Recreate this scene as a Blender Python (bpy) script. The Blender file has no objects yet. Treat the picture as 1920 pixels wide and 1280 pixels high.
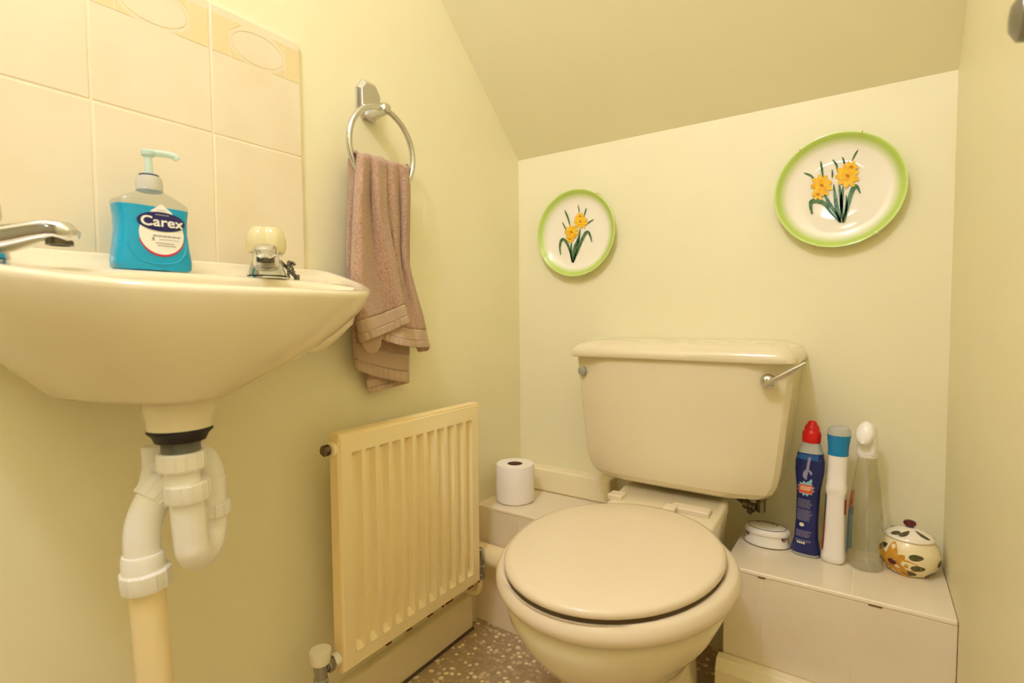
import bpy, bmesh, math, random
from mathutils import Vector, Matrix
random.seed(4)
PI = math.pi
SC = bpy.context.scene
COL = SC.collection

# ------------------------------------------------------------------ camera
FPX = 983.0
CAMP = Vector((0.854, -1.3, 0.81))
def _d(u, v): return Vector((u - 960, -(v - 640), -FPX))
_ry = _d(1627, 588).normalized()
_rx = -_d(-490, 604); _rx = (_rx - _ry * _rx.dot(_ry)).normalized()
_rz = _rx.cross(_ry)
ROT = Matrix((_rx, _ry, _rz))                 # camera -> world
cd = bpy.data.cameras.new('camera')
cd.sensor_width = 36.0; cd.lens = FPX / 1920 * 36.0; cd.clip_start = 0.01
cam = bpy.data.objects.new('camera', cd); COL.objects.link(cam)
cam.matrix_world = Matrix.Translation(CAMP) @ ROT.to_4x4()
SC.camera = cam
cd.dof.use_dof = True; cd.dof.focus_distance = 1.22; cd.dof.aperture_fstop = 5.0
# measuring helpers: where the sight line of a photo point meets a real plane of the room
def onx(p, x): r = ROT @ _d(*p); return CAMP + r * ((x - CAMP.x) / r.x)
def ony(p, y): r = ROT @ _d(*p); return CAMP + r * ((y - CAMP.y) / r.y)
def onz(p, z): r = ROT @ _d(*p); return CAMP + r * ((z - CAMP.z) / r.z)

# ------------------------------------------------------------------ materials
def lin(c):
    f = lambda x: x / 12.92 if x <= 0.04045 else ((x + 0.055) / 1.055) ** 2.4
    return tuple(f(x / 255.0) for x in c)
MATS = {}
def mat(name, rgb, rough=0.5, metal=0.0, bump=None, trans=0.0, ior=1.45, coat=0.0, var=None, spec=0.5, alpha=None, sss=0.0, sheen=0.0):
    """rgb is sRGB 0-255; bump=(scale, strength, distance); var=(scale, rgb2, lo, hi)"""
    if name in MATS: return MATS[name]
    m = bpy.data.materials.new(name); m.use_nodes = True
    nt = m.node_tree; b = nt.nodes['Principled BSDF']
    b.inputs['Base Color'].default_value = (*lin(rgb), 1)
    b.inputs['Roughness'].default_value = rough
    b.inputs['Metallic'].default_value = metal
    b.inputs['IOR'].default_value = ior
    b.inputs['Transmission Weight'].default_value = trans
    b.inputs['Coat Weight'].default_value = coat
    b.inputs['Coat Roughness'].default_value = 0.05
    b.inputs['Specular IOR Level'].default_value = spec
    b.inputs['Sheen Weight'].default_value = sheen
    if sss:
        b.inputs['Subsurface Weight'].default_value = sss
        b.inputs['Subsurface Radius'].default_value = (0.01, 0.01, 0.008)
    tc = nt.nodes.new('ShaderNodeTexCoord')
    if var:
        n = nt.nodes.new('ShaderNodeTexNoise'); n.inputs['Scale'].default_value = var[0]; n.inputs['Detail'].default_value = 5
        r = nt.nodes.new('ShaderNodeValToRGB')
        r.color_ramp.elements[0].position = var[2]; r.color_ramp.elements[0].color = (*lin(rgb), 1)
        r.color_ramp.elements[1].position = var[3]; r.color_ramp.elements[1].color = (*lin(var[1]), 1)
        nt.links.new(tc.outputs['Object'], n.inputs['Vector']); nt.links.new(n.outputs['Fac'], r.inputs['Fac'])
        nt.links.new(r.outputs['Color'], b.inputs['Base Color'])
    if bump:
        n = nt.nodes.new('ShaderNodeTexNoise'); n.inputs['Scale'].default_value = bump[0]; n.inputs['Detail'].default_value = 4
        bp = nt.nodes.new('ShaderNodeBump'); bp.inputs['Strength'].default_value = bump[1]; bp.inputs['Distance'].default_value = bump[2]
        nt.links.new(tc.outputs['Object'], n.inputs['Vector']); nt.links.new(n.outputs['Fac'], bp.inputs['Height'])
        nt.links.new(bp.outputs['Normal'], b.inputs['Normal'])
    MATS[name] = m
    return m

def thin_clear(name, tint, refl=1.0):
    m = bpy.data.materials.new(name); m.use_nodes = True; nt = m.node_tree; N = nt.nodes.new; Lk = nt.links.new
    nt.nodes.remove(nt.nodes['Principled BSDF'])
    t = N('ShaderNodeBsdfTransparent'); t.inputs['Color'].default_value = (*lin(tint), 1)
    g = N('ShaderNodeBsdfGlossy'); g.inputs['Roughness'].default_value = 0.04
    lw = N('ShaderNodeLayerWeight'); lw.inputs['Blend'].default_value = 0.5
    f1 = N('ShaderNodeMath'); f1.operation = 'POWER'; f1.inputs[1].default_value = 3.0; Lk(lw.outputs['Facing'], f1.inputs[0])
    f = N('ShaderNodeMath'); f.operation = 'MULTIPLY_ADD'; f.inputs[1].default_value = 0.6; f.inputs[2].default_value = 0.035; Lk(f1.outputs[0], f.inputs[0])
    x = N('ShaderNodeMixShader'); Lk(f.outputs[0], x.inputs['Fac']); Lk(t.outputs['BSDF'], x.inputs[1]); Lk(g.outputs['BSDF'], x.inputs[2])
    Lk(x.outputs['Shader'], nt.nodes['Material Output'].inputs['Surface']); MATS[name] = m
    return m
WALLC = (240, 234, 199)
M_wall = mat('cream_wall_paint', WALLC, 0.45, bump=(90, 0.12, 0.002), var=(6, (238, 231, 194), 0.35, 0.75))
M_ceil = mat('cream_ceiling_paint', (240, 234, 202), 0.6, bump=(110, 0.15, 0.002))
M_gloss = mat('cream_gloss_paint', (246, 234, 196), 0.25, bump=(40, 0.08, 0.002))
M_tile = mat('ivory_tile_glaze', (237, 225, 198), 0.12, bump=(14, 0.08, 0.004), var=(9, (233, 219, 188), 0.4, 0.7))
M_tileg = mat('grout', (247, 228, 196), 0.8, bump=(300, 0.2, 0.001))
M_tdec = mat('tile_border_print', (234, 216, 168), 0.2)
M_tdec2 = mat('tile_border_line', (234, 218, 176), 0.2)
M_china = mat('ivory_vitreous_china', (230, 218, 184), 0.09, coat=0.3, spec=0.55)
M_seat = mat('ivory_plastic_seat', (231, 215, 186), 0.16, spec=0.5)
M_rad = mat('radiator_enamel', (252, 236, 190), 0.28, bump=(30, 0.04, 0.002), var=(5, (250, 231, 180), 0.3, 0.8))
M_rust = mat('rust', (130, 66, 26), 0.85, bump=(250, 0.5, 0.001))
M_chrome = mat('chrome', (214, 214, 212), 0.12, 1.0)
M_brush = mat('dull_chrome', (170, 170, 165), 0.3, 1.0, bump=(120, 0.1, 0.001))
M_brass = mat('tarnished_brass', (126, 116, 94), 0.35, 1.0, bump=(80, 0.3, 0.002))
M_dark = mat('black_rubber', (24, 20, 18), 0.5)
M_wpl = mat('white_pipe_plastic', (246, 243, 234), 0.32, spec=0.4)
M_cpipe = mat('cream_painted_pipe', (247, 228, 178), 0.4, bump=(60, 0.1, 0.002))
M_acry = mat('clear_cream_acrylic', (244, 234, 184), 0.1, trans=0.35, ior=1.4)
M_towel = mat('brown_terry', (206, 170, 140), 0.95, bump=(420, 0.9, 0.004), var=(260, (170, 134, 106), 0.35, 0.75), sheen=0.4, spec=0.1)
M_hem = mat('brown_woven_hem', (194, 168, 142), 0.8, bump=(500, 0.3, 0.001), sheen=0.2, spec=0.15)
M_paper = mat('toilet_tissue', (247, 240, 232), 0.95, bump=(160, 0.25, 0.002), spec=0.1)
M_card = mat('brown_cardboard', (120, 88, 62), 0.9)
M_leaf = mat('painted_leaf_green', (62, 104, 66), 0.15, var=(160, (104, 138, 96), 0.4, 0.65))
M_petal = mat('painted_petal_yellow', (250, 206, 56), 0.15, var=(120, (238, 170, 30), 0.4, 0.7))
M_trump = mat('painted_trumpet_orange', (206, 128, 22), 0.15)

def finish(me, smooth=True, angle=40):
    if smooth:
        for p in me.polygons: p.use_smooth = True
        me.set_sharp_from_angle(angle=math.radians(angle))

# ------------------------------------------------------------------ object helpers
def thing(name, label, cat, loc=(0, 0, 0), group=None):
    o = bpy.data.objects.new(name, None); COL.objects.link(o)
    o.location = loc; o.empty_display_size = 0.05
    o['label'] = label; o['category'] = cat
    if group: o['group'] = group
    return o
def wbase(o):
    v = Vector((0, 0, 0))
    while o is not None: v += Vector(o.location); o = o.parent
    return v
def obj(name, bm, m, parent=None, smooth=True, angle=40, bevel=None, subsurf=0, solid=None, base=None, label=None):
    """one mesh object; vertices are given in room coordinates"""
    bmesh.ops.recalc_face_normals(bm, faces=bm.faces)
    off = wbase(parent) if parent else Vector(base or (0, 0, 0))
    bmesh.ops.translate(bm, verts=bm.verts, vec=-off)
    me = bpy.data.meshes.new(name); bm.to_mesh(me); bm.free()
    for k in (m if isinstance(m, (list, tuple)) else [m]): me.materials.append(k)
    finish(me, smooth, angle)
    o = bpy.data.objects.new(name, me); COL.objects.link(o)
    if parent: o.parent = parent
    else: o.location = off
    if solid:
        s = o.modifiers.new('thickness', 'SOLIDIFY'); s.thickness = solid; s.offset = 0
    if bevel:
        b = o.modifiers.new('edge', 'BEVEL'); b.width = bevel; b.segments = 3; b.limit_method = 'ANGLE'; b.angle_limit = math.radians(35)
    if subsurf:
        s = o.modifiers.new('round', 'SUBSURF'); s.levels = subsurf; s.render_levels = subsurf
    if label: o['label'] = label
    return o
def tag(o, label, cat, group=None):
    o['label'] = label; o['category'] = cat
    if group: o['group'] = group
    return o
def struct(name, bm, m, **k):
    o = obj(name, bm, m, **k); o['kind'] = 'structure'; return o

# ------------------------------------------------------------------ mesh helpers
def NB(): return bmesh.new()
def box(bm, a, b, mi=0):
    x0, y0, z0 = a; x1, y1, z1 = b
    v = [bm.verts.new(p) for p in ((x0,y0,z0),(x1,y0,z0),(x1,y1,z0),(x0,y1,z0),(x0,y0,z1),(x1,y0,z1),(x1,y1,z1),(x0,y1,z1))]
    for f in ((0,3,2,1),(4,5,6,7),(0,1,5,4),(1,2,6,5),(2,3,7,6),(3,0,4,7)):
        bm.faces.new([v[i] for i in f]).material_index = mi
    return v
def prism(bm, poly, axis, a, b, mi=0):
    """poly: 2D points in the two other axes (kept in xyz order), extruded along axis from a to b"""
    def P(q, t):
        q = list(q); q.insert(axis, t); return q
    A = [bm.verts.new(P(q, a)) for q in poly]; B = [bm.verts.new(P(q, b)) for q in poly]
    n = len(poly)
    bm.faces.new(A).material_index = mi; bm.faces.new(B[::-1]).material_index = mi
    for i in range(n): bm.faces.new((A[i], A[(i+1)%n], B[(i+1)%n], B[i])).material_index = mi
def loft(bm, rings, cap0=True, cap1=True, closed=True, mi=0):
    R = [[bm.verts.new(p) for p in r] for r in rings]
    n = len(rings[0])
    for a, b in zip(R[:-1], R[1:]):
        for i in range(n if closed else n - 1):
            j = (i + 1) % n
            bm.faces.new((a[i], a[j], b[j], b[i])).material_index = mi
    if cap0: bm.faces.new(R[0][::-1]).material_index = mi
    if cap1: bm.faces.new(R[-1]).material_index = mi
    return R
def frame_of(d):
    d = Vector(d).normalized()
    u = d.cross(Vector((0, 0, 1)) if abs(d.z) < 0.95 else Vector((1, 0, 0))).normalized()
    return d, u, d.cross(u)
def lathe(bm, prof, o, d=(0, 0, 1), seg=40, cap=True, mi=0, sx=1.0, sy=1.0, u=None):
    """prof: (radius, distance along d); o origin"""
    o = Vector(o); d = Vector(d).normalized()
    if u is None: d, u, w = frame_of(d)
    else: u = Vector(u).normalized(); w = d.cross(u)
    rings = []
    for r, h in prof:
        r = max(r, 1e-5)
        rings.append([o + d*h + u*(r*sx*math.cos(2*PI*k/seg)) + w*(r*sy*math.sin(2*PI*k/seg)) for k in range(seg)])
    loft(bm, rings, cap, cap, mi=mi)
def cr(pts, n):
    """Catmull-Rom through points"""
    P = [Vector(p) for p in pts]; P = [2*P[0]-P[1]] + P + [2*P[-1]-P[-2]]
    out = []
    for i in range(1, len(P) - 2):
        a, b, c, e = P[i-1:i+3]
        for k in range(n):
            t = k / n
            out.append(0.5*((2*b) + (c-a)*t + (2*a-5*b+4*c-e)*t*t + (3*b-a-3*c+e)*t**3))
    out.append(P[-2]); return out
def tube(bm, path, r, seg=20, cap=True, closed=False, mi=0):
    P = [Vector(p) for p in path]; n = len(P)
    rr = r if isinstance(r, (list, tuple)) else [r]*n
    rings = []; prev = None
    for i in range(n):
        if closed: d = P[(i+1)%n] - P[i-1]
        else: d = P[min(i+1, n-1)] - P[max(i-1, 0)]
        d.normalize()
        if prev is None: _, u, _ = frame_of(d)
        else: u = (prev - d*prev.dot(d)).normalized()
        prev = u; w = d.cross(u)
        rings.append([P[i] + (u*math.cos(2*PI*k/seg) + w*math.sin(2*PI*k/seg))*rr[i] for k in range(seg)])
    if closed: rings.append(rings[0]); loft(bm, rings, False, False, mi=mi); bmesh.ops.remove_doubles(bm, verts=bm.verts, dist=1e-6)
    else: loft(bm, rings, cap, cap, mi=mi)
def sell(xc, yc, a, b, z, n=2.0, seg=64, bb=None):
    """super-ellipse ring; b toward -y, bb toward +y"""
    out = []
    for k in range(seg):
        t = 2*PI*k/seg; c, s = math.cos(t), math.sin(t)
        r = b if s < 0 or bb is None else bb
        out.append((xc + a*math.copysign(abs(c)**(2/n), c), yc + r*math.copysign(abs(s)**(2/n), s), z))
    return out
def text_bm(bm, s, size, place, bold=0.0, mi=0):
    """lettering as flat mesh; place(x, y) -> room point"""
    cu = bpy.data.curves.new('t', 'FONT'); cu.body = s; cu.size = size; cu.align_x = 'CENTER'; cu.align_y = 'CENTER'; cu.offset = bold
    t = bpy.data.objects.new('t', cu); COL.objects.link(t)
    bpy.context.view_layer.update()
    me = bpy.data.meshes.new_from_object(t.evaluated_get(bpy.context.evaluated_depsgraph_get()))
    vs = [bm.verts.new(place(v.co.x, v.co.y)) for v in me.vertices]
    for p in me.polygons:
        try: bm.faces.new([vs[i] for i in p.vertices]).material_index = mi
        except ValueError: pass
    bpy.data.objects.remove(t); bpy.data.curves.remove(cu); bpy.data.meshes.remove(me)
def ribbon(bm, pts, w, place, mi=0, taper=True, n=6):
    """painted stroke along 2D pts with width w; place(x, y) -> room point"""
    P = cr([(p[0], p[1], 0) for p in pts], n); m = len(P)
    L, Rr = [], []
    for i in range(m):
        d = (P[min(i+1, m-1)] - P[max(i-1, 0)]).normalized(); q = Vector((-d.y, d.x, 0)); t = i/(m-1)
        h = w/2 * (max(0.25, math.sin(PI*min(1, max(0, 0.12+0.8*t)))) if taper else 1)
        L.append(bm.verts.new(place(P[i].x+q.x*h, P[i].y+q.y*h))); Rr.append(bm.verts.new(place(P[i].x-q.x*h, P[i].y-q.y*h)))
    for i in range(m-1): bm.faces.new((L[i], L[i+1], Rr[i+1], Rr[i])).material_index = mi
def blob(bm, c, rx, ry, place, mi=0, seg=20, rot=0, wob=0):
    vs = []
    for k in range(seg):
        t = 2*PI*k/seg; m = 1 + wob*math.sin(k*2.9)
        x, y = rx*math.cos(t)*m, ry*math.sin(t)*m
        vs.append(bm.verts.new(place(c[0]+x*math.cos(rot)-y*math.sin(rot), c[1]+x*math.sin(rot)+y*math.cos(rot))))
    bm.faces.new(vs).material_index = mi

# ------------------------------------------------------------------ room shell
W = 0.985; YR = -1.95; Z0C = 1.264; SL = 0.894; ZT = 2.32; YT = -(ZT-Z0C)/SL
def slab(name, quads, m):
    b = NB()
    for q in quads: box(b, *q)
    return struct(name, b, m, smooth=False)
b = NB(); box(b, (-0.12, YR+0.0005, -0.05), (W+0.12, 0.12, 0))
M_floor = bpy.data.materials.new('pebble_vinyl'); M_floor.use_nodes = True
def floor_nodes():
    nt = M_floor.node_tree; bs = nt.nodes['Principled BSDF']; N = nt.nodes.new; Lk = nt.links.new
    tc = N('ShaderNodeTexCoord'); nz = N('ShaderNodeTexNoise'); nz.inputs['Scale'].default_value = 30
    mx = N('ShaderNodeMix'); mx.data_type = 'VECTOR'; mx.inputs['Factor'].default_value = 0.012
    Lk(tc.outputs['Object'], nz.inputs['Vector']); Lk(tc.outputs['Object'], mx.inputs['A']); Lk(nz.outputs['Color'], mx.inputs['B'])
    v1 = N('ShaderNodeTexVoronoi'); v1.inputs['Scale'].default_value = 84
    Lk(mx.outputs['Result'], v1.inputs['Vector'])
    wn = N('ShaderNodeSeparateColor'); Lk(v1.outputs['Color'], wn.inputs['Color'])
    rc = N('ShaderNodeValToRGB'); rc.color_ramp.interpolation = 'CONSTANT'
    cols = [(0, (176, 154, 118)), (0.2, (190, 168, 130)), (0.45, (204, 182, 140)), (0.66, (228, 208, 160)), (0.84, (255, 240, 196))]
    e = rc.color_ramp.elements; e[0].position, e[0].color = 0, (*lin(cols[0][1]), 1); e[1].position, e[1].color = cols[1][0], (*lin(cols[1][1]), 1)
    for p, c in cols[2:]: k = e.new(p); k.color = (*lin(c), 1)
    Lk(wn.outputs['Red'], rc.inputs['Fac'])
    gd = N('ShaderNodeValToRGB'); gd.color_ramp.elements[0].position = 0.36; gd.color_ramp.elements[0].color = (1,1,1,1)
    gd.color_ramp.elements[1].position = 0.58; gd.color_ramp.elements[1].color = (0,0,0,1)
    Lk(v1.outputs['Distance'], gd.inputs['Fac'])
    m2 = N('ShaderNodeMix'); m2.data_type = 'RGBA'; Lk(gd.outputs['Color'], m2.inputs['Factor'])
    m2.inputs['A'].default_value = (*lin((184, 160, 122)), 1); Lk(rc.outputs['Color'], m2.inputs['B'])
    Lk(m2.outputs['Result'], bs.inputs['Base Color']); bs.inputs['Roughness'].default_value = 0.45
    bp = N('ShaderNodeBump'); bp.inputs['Strength'].default_value = 0.2; bp.inputs['Distance'].default_value = 0.002
    Lk(gd.outputs['Color'], bp.inputs['Height']); Lk(bp.outputs['Normal'], bs.inputs['Normal'])
floor_nodes()
struct('floor', b, M_floor, smooth=False)
slab('wall_left', [((-0.12, YR, 0), (0, 0.12, ZT+0.1))], M_wall)
slab('wall_right', [((W, YR, 0), (W+0.12, 0.12, ZT+0.1))], M_wall)
slab('wall_back', [((0, 0, 0), (W, 0.12, Z0C+0.2))], M_wall)
# wall behind the photographer, with an open doorway toward the hall
b = NB(); box(b, (0, YR-0.12, 0), (0.10, YR, ZT)); box(b, (0.88, YR-0.12, 0), (W, YR, ZT)); box(b, (0.10, YR-0.12, 2.02), (0.88, YR, ZT))
struct('wall_front', b, M_wall, smooth=False)
# unseen hall outside the doorway, added to give the chrome warm reflections
slab('wall_added_hall', [((-0.72, -3.4, 0), (-0.60, YR-0.12, ZT)), ((1.60, -3.4, 0), (1.72, YR-0.12, ZT)), ((-0.72, -3.52, 0), (1.72, -3.4, ZT)), ((-0.60, YR-0.12, 0), (-0.12, YR, ZT)), ((W+0.12, YR-0.12, 0), (1.60, YR, ZT))], M_wall)
b = NB(); box(b, (-0.72, -3.52, -0.05), (1.72, YR, -0.0005)); struct('floor_added_hall', b, mat('added_hall_carpet', (186, 160, 124), 0.95, bump=(300, 0.4, 0.003)), smooth=False)
b = NB(); box(b, (-0.72, -3.52, ZT+0.0005), (1.72, YR-0.001, ZT+0.1)); struct('ceiling_added_hall', b, M_ceil, smooth=False)
b = NB()
prism(b, [(0.0, Z0C), (YT, ZT), (YR, ZT), (YR, ZT+0.1), (YT-0.04, ZT+0.1), (0.0, Z0C+0.12)], 0, 0, W)
struct('ceiling', b, M_ceil, smooth=False)
# skirting boards
b = NB(); prism(b, [(0, 0), (0.02, 0), (0.02, 0.078), (0.015, 0.088), (0, 0.088)], 1, YR, -0.262)
o = struct('baseboard_left', b, M_gloss, smooth=False, bevel=0.002)
b = NB(); box(b, (0.02, -1.9, 0.0), (0.0245, -0.262, 0.006)); struct('trim_1', b, mat('dark_sealant', (96, 84, 66), 0.7), smooth=False)
b = NB(); prism(b, [(-0.2575, 0), (-0.224, 0), (-0.224, 0.137), (-0.246, 0.137), (-0.2575, 0.118)], 0, 0.62, W-0.001)
struct('baseboard_back', b, M_gloss, smooth=False, bevel=0.002)

# ------------------------------------------------------------------ tiled splashback behind the basin
t = thing('tile_splashback', 'ivory glazed tile splashback with patterned top border above basin', 'tiles', (0, -1.0, 0.9))
ys = [-0.718, -0.873, -1.028, -1.183, -1.338]; zs = [0.8945, 0.897, 1.097, 1.297]
b = NB(); box(b, (0.0005, ys[-1]+0.0005, zs[0]), (0.0064, ys[0]-0.0005, zs[-1]-0.0005)); obj('grout', b, M_tileg, t, smooth=False)
b = NB()
for i in range(4):
    for j in range(1, 3):
        g = 0.0011
        box(b, (0.001, ys[i+1]+g, zs[j]+g), (0.007, ys[i]-g, zs[j+1]-g))
obj('tiles', b, M_tile, t, smooth=True, bevel=0.0014)
b = NB()
for i in range(4):
    y1 = ys[i]-0.003; y0 = ys[i+1]+0.003; X = 0.0073; z0, z1 = 1.226, 1.283; yc = (y0+y1)/2; zc = (z0+z1)/2
    pl = lambda x, y: (X, x, y)
    for a, c in ((y0, y0+0.026), (y1-0.026, y1)):
        b.faces.new([b.verts.new((X, *q)) for q in ((a, z0), (c, z0), (c, z1), (a, z1))])
    # corner spandrels around the oval
    for sy in (-1, 1):
        for sz in (-1, 1):
            e = [(yc+sy*0.0465, zc+sz*0.0285)]
            for k in range(6):
                q = k/5; e.append((yc+sy*(0.0465-0.024*(1-q)), zc+sz*(0.0285-0.017*q+0.0035*math.sin(PI*q))))
            b.faces.new([b.verts.new((X, *q)) for q in e])
    n = 40
    A = [b.verts.new((X, yc+0.0455*math.cos(2*PI*k/n), zc+0.0265*math.sin(2*PI*k/n))) for k in range(n)]
    B = [b.verts.new((X, yc+0.0435*math.cos(2*PI*k/n), zc+0.0245*math.sin(2*PI*k/n))) for k in range(n)]
    for k in range(n): b.faces.new((A[k], A[(k+1)%n], B[(k+1)%n], B[k])).material_index = 1
obj('border_pattern', b, [M_tdec, M_tdec2], t, smooth=False)

# ------------------------------------------------------------------ wash basin
YC, HW, PR, EE = -0.925, 0.257, 0.295, 2.0
def rimz(x): return 0.840 + 0.053*max(0, min(1, 1-x/PR))**1.35
def dshape(hw, pr, yc, e, n=72):
    P = []
    for k in range(n+1):
        a = -PI/2 + PI*k/n; s, c = math.sin(a), max(0.0, math.cos(a))
        P.append((pr*c**(2/e), yc + hw*(1.10 if s < 0 and pr > 0.25 else 1)*math.copysign(abs(s)**(2/e), s)))
    return P
XB = 0.002
def dring(hw, pr, yc, e, zf, n=72, nb=24):
    f = dshape(hw, pr, yc, e, n); out = [(XB+x, y, zf(x, y)) for x, y in f]
    for k in range(1, nb):
        y = f[-1][1] + (f[0][1]-f[-1][1])*k/nb; out.append((XB, y, zf(0, y)))
    return out
rim = dring(HW, PR, YC, EE, lambda x, y: rimz(x))
boss = dring(0.09, 0.225, -1.005, 2.0, lambda x, y: 0.716)
basin = thing('wash_basin', 'ivory ceramic wall-hung wash basin below the tile splashback', 'sink', (0, YC, 0.71))
def mixring(A, B, s, t, dz=0.0):
    return [(B[i][0]+(A[i][0]-B[i][0])*s, B[i][1]+(A[i][1]-B[i][1])*s, A[i][2]+(B[i][2]-A[i][2])*t+dz) for i in range(len(A))]
cen = [(0.15, YC, 0.83)]*len(rim)
def inset(d, dz):
    """rim ring moved inward by about d (scaled about the middle)"""
    out = []
    for x, y, z in rim:
        kx = (PR-2*d)/PR; ky = (HW-d)/HW
        out.append((XB + d*0.6 + (x-XB)*kx, YC+(y-YC)*ky, z+dz))
    return out
def bowl(fx, fy, xc, z):
    # inner bowl ring in front of the tap deck
    out = []
    n = len(rim)
    for k, (x, y, zz) in enumerate(rim):
        ang = math.atan2((y-YC)/HW, (x-0.12)/(PR-0.12) if x > 0.12 else (x-0.12)/0.12)
        out.append((xc + fx*math.cos(ang), YC + fy*math.sin(ang), z(xc + fx*math.cos(ang)) if callable(z) else z))
    return out
rings = []
under = [0.04, 0.09, 0.15, 0.22, 0.3, 0.38, 0.46, 0.54, 0.62, 0.7, 0.78, 0.85, 0.91, 0.96, 1.0]
for tt in reversed(under):
    rr = mixring(rim, boss, (1-tt**1.5)**(1/1.13), tt)
    ym = -1.005
    rings.append([(x, ym+(y-ym)*(1-0.16*min(1, tt*2)*max(0, 1-(x-XB)/0.06)), z) for x, y, z in rr])
rings.append(rim)
rings.append(inset(0.003, 0.004)); rings.append(inset(0.008, 0.006)); rings.append(inset(0.014, 0.005)); rings.append(inset(0.020, 0.001))
deckz = lambda x: rimz(x) + 0.001 - 0.010*math.exp(-((x-0.052)/0.03)**2)
ir = [(x, y, deckz(x)) for x, y, z in inset(0.024, 0)]; rings.append(ir)
b0 = bowl(0.071, 0.180, 0.183, lambda x: deckz(x))
for q in (0.25, 0.5, 0.75):
    rings.append([(A[0]+(B[0]-A[0])*q, A[1]+(B[1]-A[1])*q, deckz(A[0]+(B[0]-A[0])*q)) for A, B in zip(ir, b0)])
rings.append(b0)
rings.append(bowl(0.067, 0.175, 0.184, lambda x: deckz(x)-0.006))
rings.append(bowl(0.062, 0.160, 0.184, 0.80)); rings.append(bowl(0.05, 0.12, 0.18, 0.765)); rings.append(bowl(0.02, 0.022, 0.175, 0.748))
b = NB(); loft(b, rings, True, True)
obj('basin', b, M_china, basin, angle=60)
# soap platform moulded between the taps
b = NB()
for (y0, y1) in ((-1.058, -0.925),):
    loft(b, [[(0.036-d*0.5, y0-d, z), (0.104+d*0.3, y0-d, z-0.002), (0.104+d*0.3, y1+d, z-0.002), (0.036-d*0.5, y1+d, z)] for d, z in ((0.012, 0.860), (0.008, 0.870), (0, 0.8728))], True, True)
obj('soap_platform', b, M_china, basin, bevel=0.004)
b = NB(); lathe(b, [(0.021, 0), (0.021, 0.004), (0.015, 0.005), (0.0, 0.005)], (0.175, YC, 0.7485)); obj('plughole', b, M_chrome, basin)

# ------------------------------------------------------------------ taps
def tap(name, label, base, ang, beads):
    """pillar tap; base point on the deck, ang = spout heading in plan"""
    t = thing(name, label, 'tap', base, 'pillar taps on the basin')
    B = Vector(base); dx = Vector((math.cos(ang), math.sin(ang), 0)); dy = Vector((-dx.y, dx.x, 0)); up = Vector((0, 0, 1))
    b = NB(); lathe(b, [(0.031, -0.002), (0.031, 0.001), (0.028, 0.003)], B, seg=40); obj('base_flange', b, M_chrome, t)
    def sec(c, w, h, d, n=28):
        d = Vector(d).normalized(); u = dy.cross(d).normalized(); out = []
        for k in range(n):
            a = 2*PI*k/n; cc, ss = math.cos(a), math.sin(a)
            out.append(B + c + dy*(w*math.copysign(abs(cc)**0.7, cc)) + u*(h*math.copysign(abs(ss)**0.7, ss)))
        return out
    V = lambda f, z: dx*f + up*z
    b = NB()
    loft(b, [sec(V(0.002, 0.003), 0.0285, 0.027, (0, 0, 1)), sec(V(0.004, 0.010), 0.0262, 0.025, (0, 0, 1)), sec(V(0.007, 0.020), 0.0225, 0.022, (0, 0, 1)),
             sec(V(0.008, 0.028), 0.0195, 0.019, (0, 0, 1)), sec(V(0.006, 0.033), 0.0165, 0.016, (0, 0, 1)), sec(V(0.002, 0.036), 0.011, 0.011, (0, 0, 1))])
    obj('body', b, M_chrome, t)
    b = NB()
    d1 = dx*0.96 + up*0.27
    loft(b, [sec(V(0.000, 0.017), 0.0200, 0.0145, d1), sec(V(0.022, 0.0205), 0.0190, 0.0140, d1), sec(V(0.045, 0.0255), 0.0175, 0.0125, d1), sec(V(0.066, 0.0305), 0.0162, 0.0112, d1),
             sec(V(0.080, 0.0325), 0.0155, 0.0108, dx+up*0.05), sec(V(0.089, 0.0315), 0.0145, 0.0105, dx-up*0.5), sec(V(0.096, 0.027), 0.0120, 0.008, dx-up*0.9), sec(V(0.098, 0.0235), 0.008, 0.005, dx-up*0.9)])
    obj('spout', b, M_chrome, t)
    b = NB()
    lathe(b, [(0.0118, 0.010), (0.0118, -0.006), (0.0092, -0.006), (0.0088, 0.004), (0.0, 0.004)], B + V(0.085, 0.0225), seg=28); obj('nozzle', b, mat('nozzle_metal', (104, 98, 84), 0.25, 1.0), t)
    b = NB(); lathe(b, [(0.0087, -0.0045), (0.0, -0.0044)], B + V(0.085, 0.0225), seg=20); obj('aerator', b, mat('dark_mesh', (36, 28, 18), 0.6), t)
    b = NB(); lathe(b, [(0.010, 0.0), (0.010, 0.010)], B + V(-0.006, 0.030)); lathe(b, [(0.022, 0.005), (0.0235, 0.0065), (0.014, 0.008)], B + V(-0.006, 0.030)); obj('spindle', b, M_chrome, t)
    rr = []
    for z, r in ((0.0375, 0.022), (0.040, 0.0285), (0.048, 0.0315), (0.060, 0.0308), (0.071, 0.0270), (0.0775, 0.0220), (0.0795, 0.012), (0.0795, 0.001)):
        ring = []
        for k in range(72):
            a = 2*PI*k/72; f = 1 - 0.17*(0.5+0.5*math.cos(4*a))**3
            ring.append(B + V(-0.006, 0) + up*z + dx*(r*f*math.cos(a)) + dy*(r*f*math.sin(a)))
        rr.append(ring)
    b = NB(); loft(b, rr); obj('handle', b, M_acry, t)
    return t
tR = tap('basin_tap', 'chrome pillar tap with cream acrylic head, coiled chain at its foot', (0.078, -0.834, 0.8725), math.radians(-32), True)
tL = tap('basin_tap.001', 'chrome pillar tap with long spout beside the blue soap bottle, cut off by the frame', (0.078, -1.162, 0.8725), math.radians(43), False)
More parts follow.
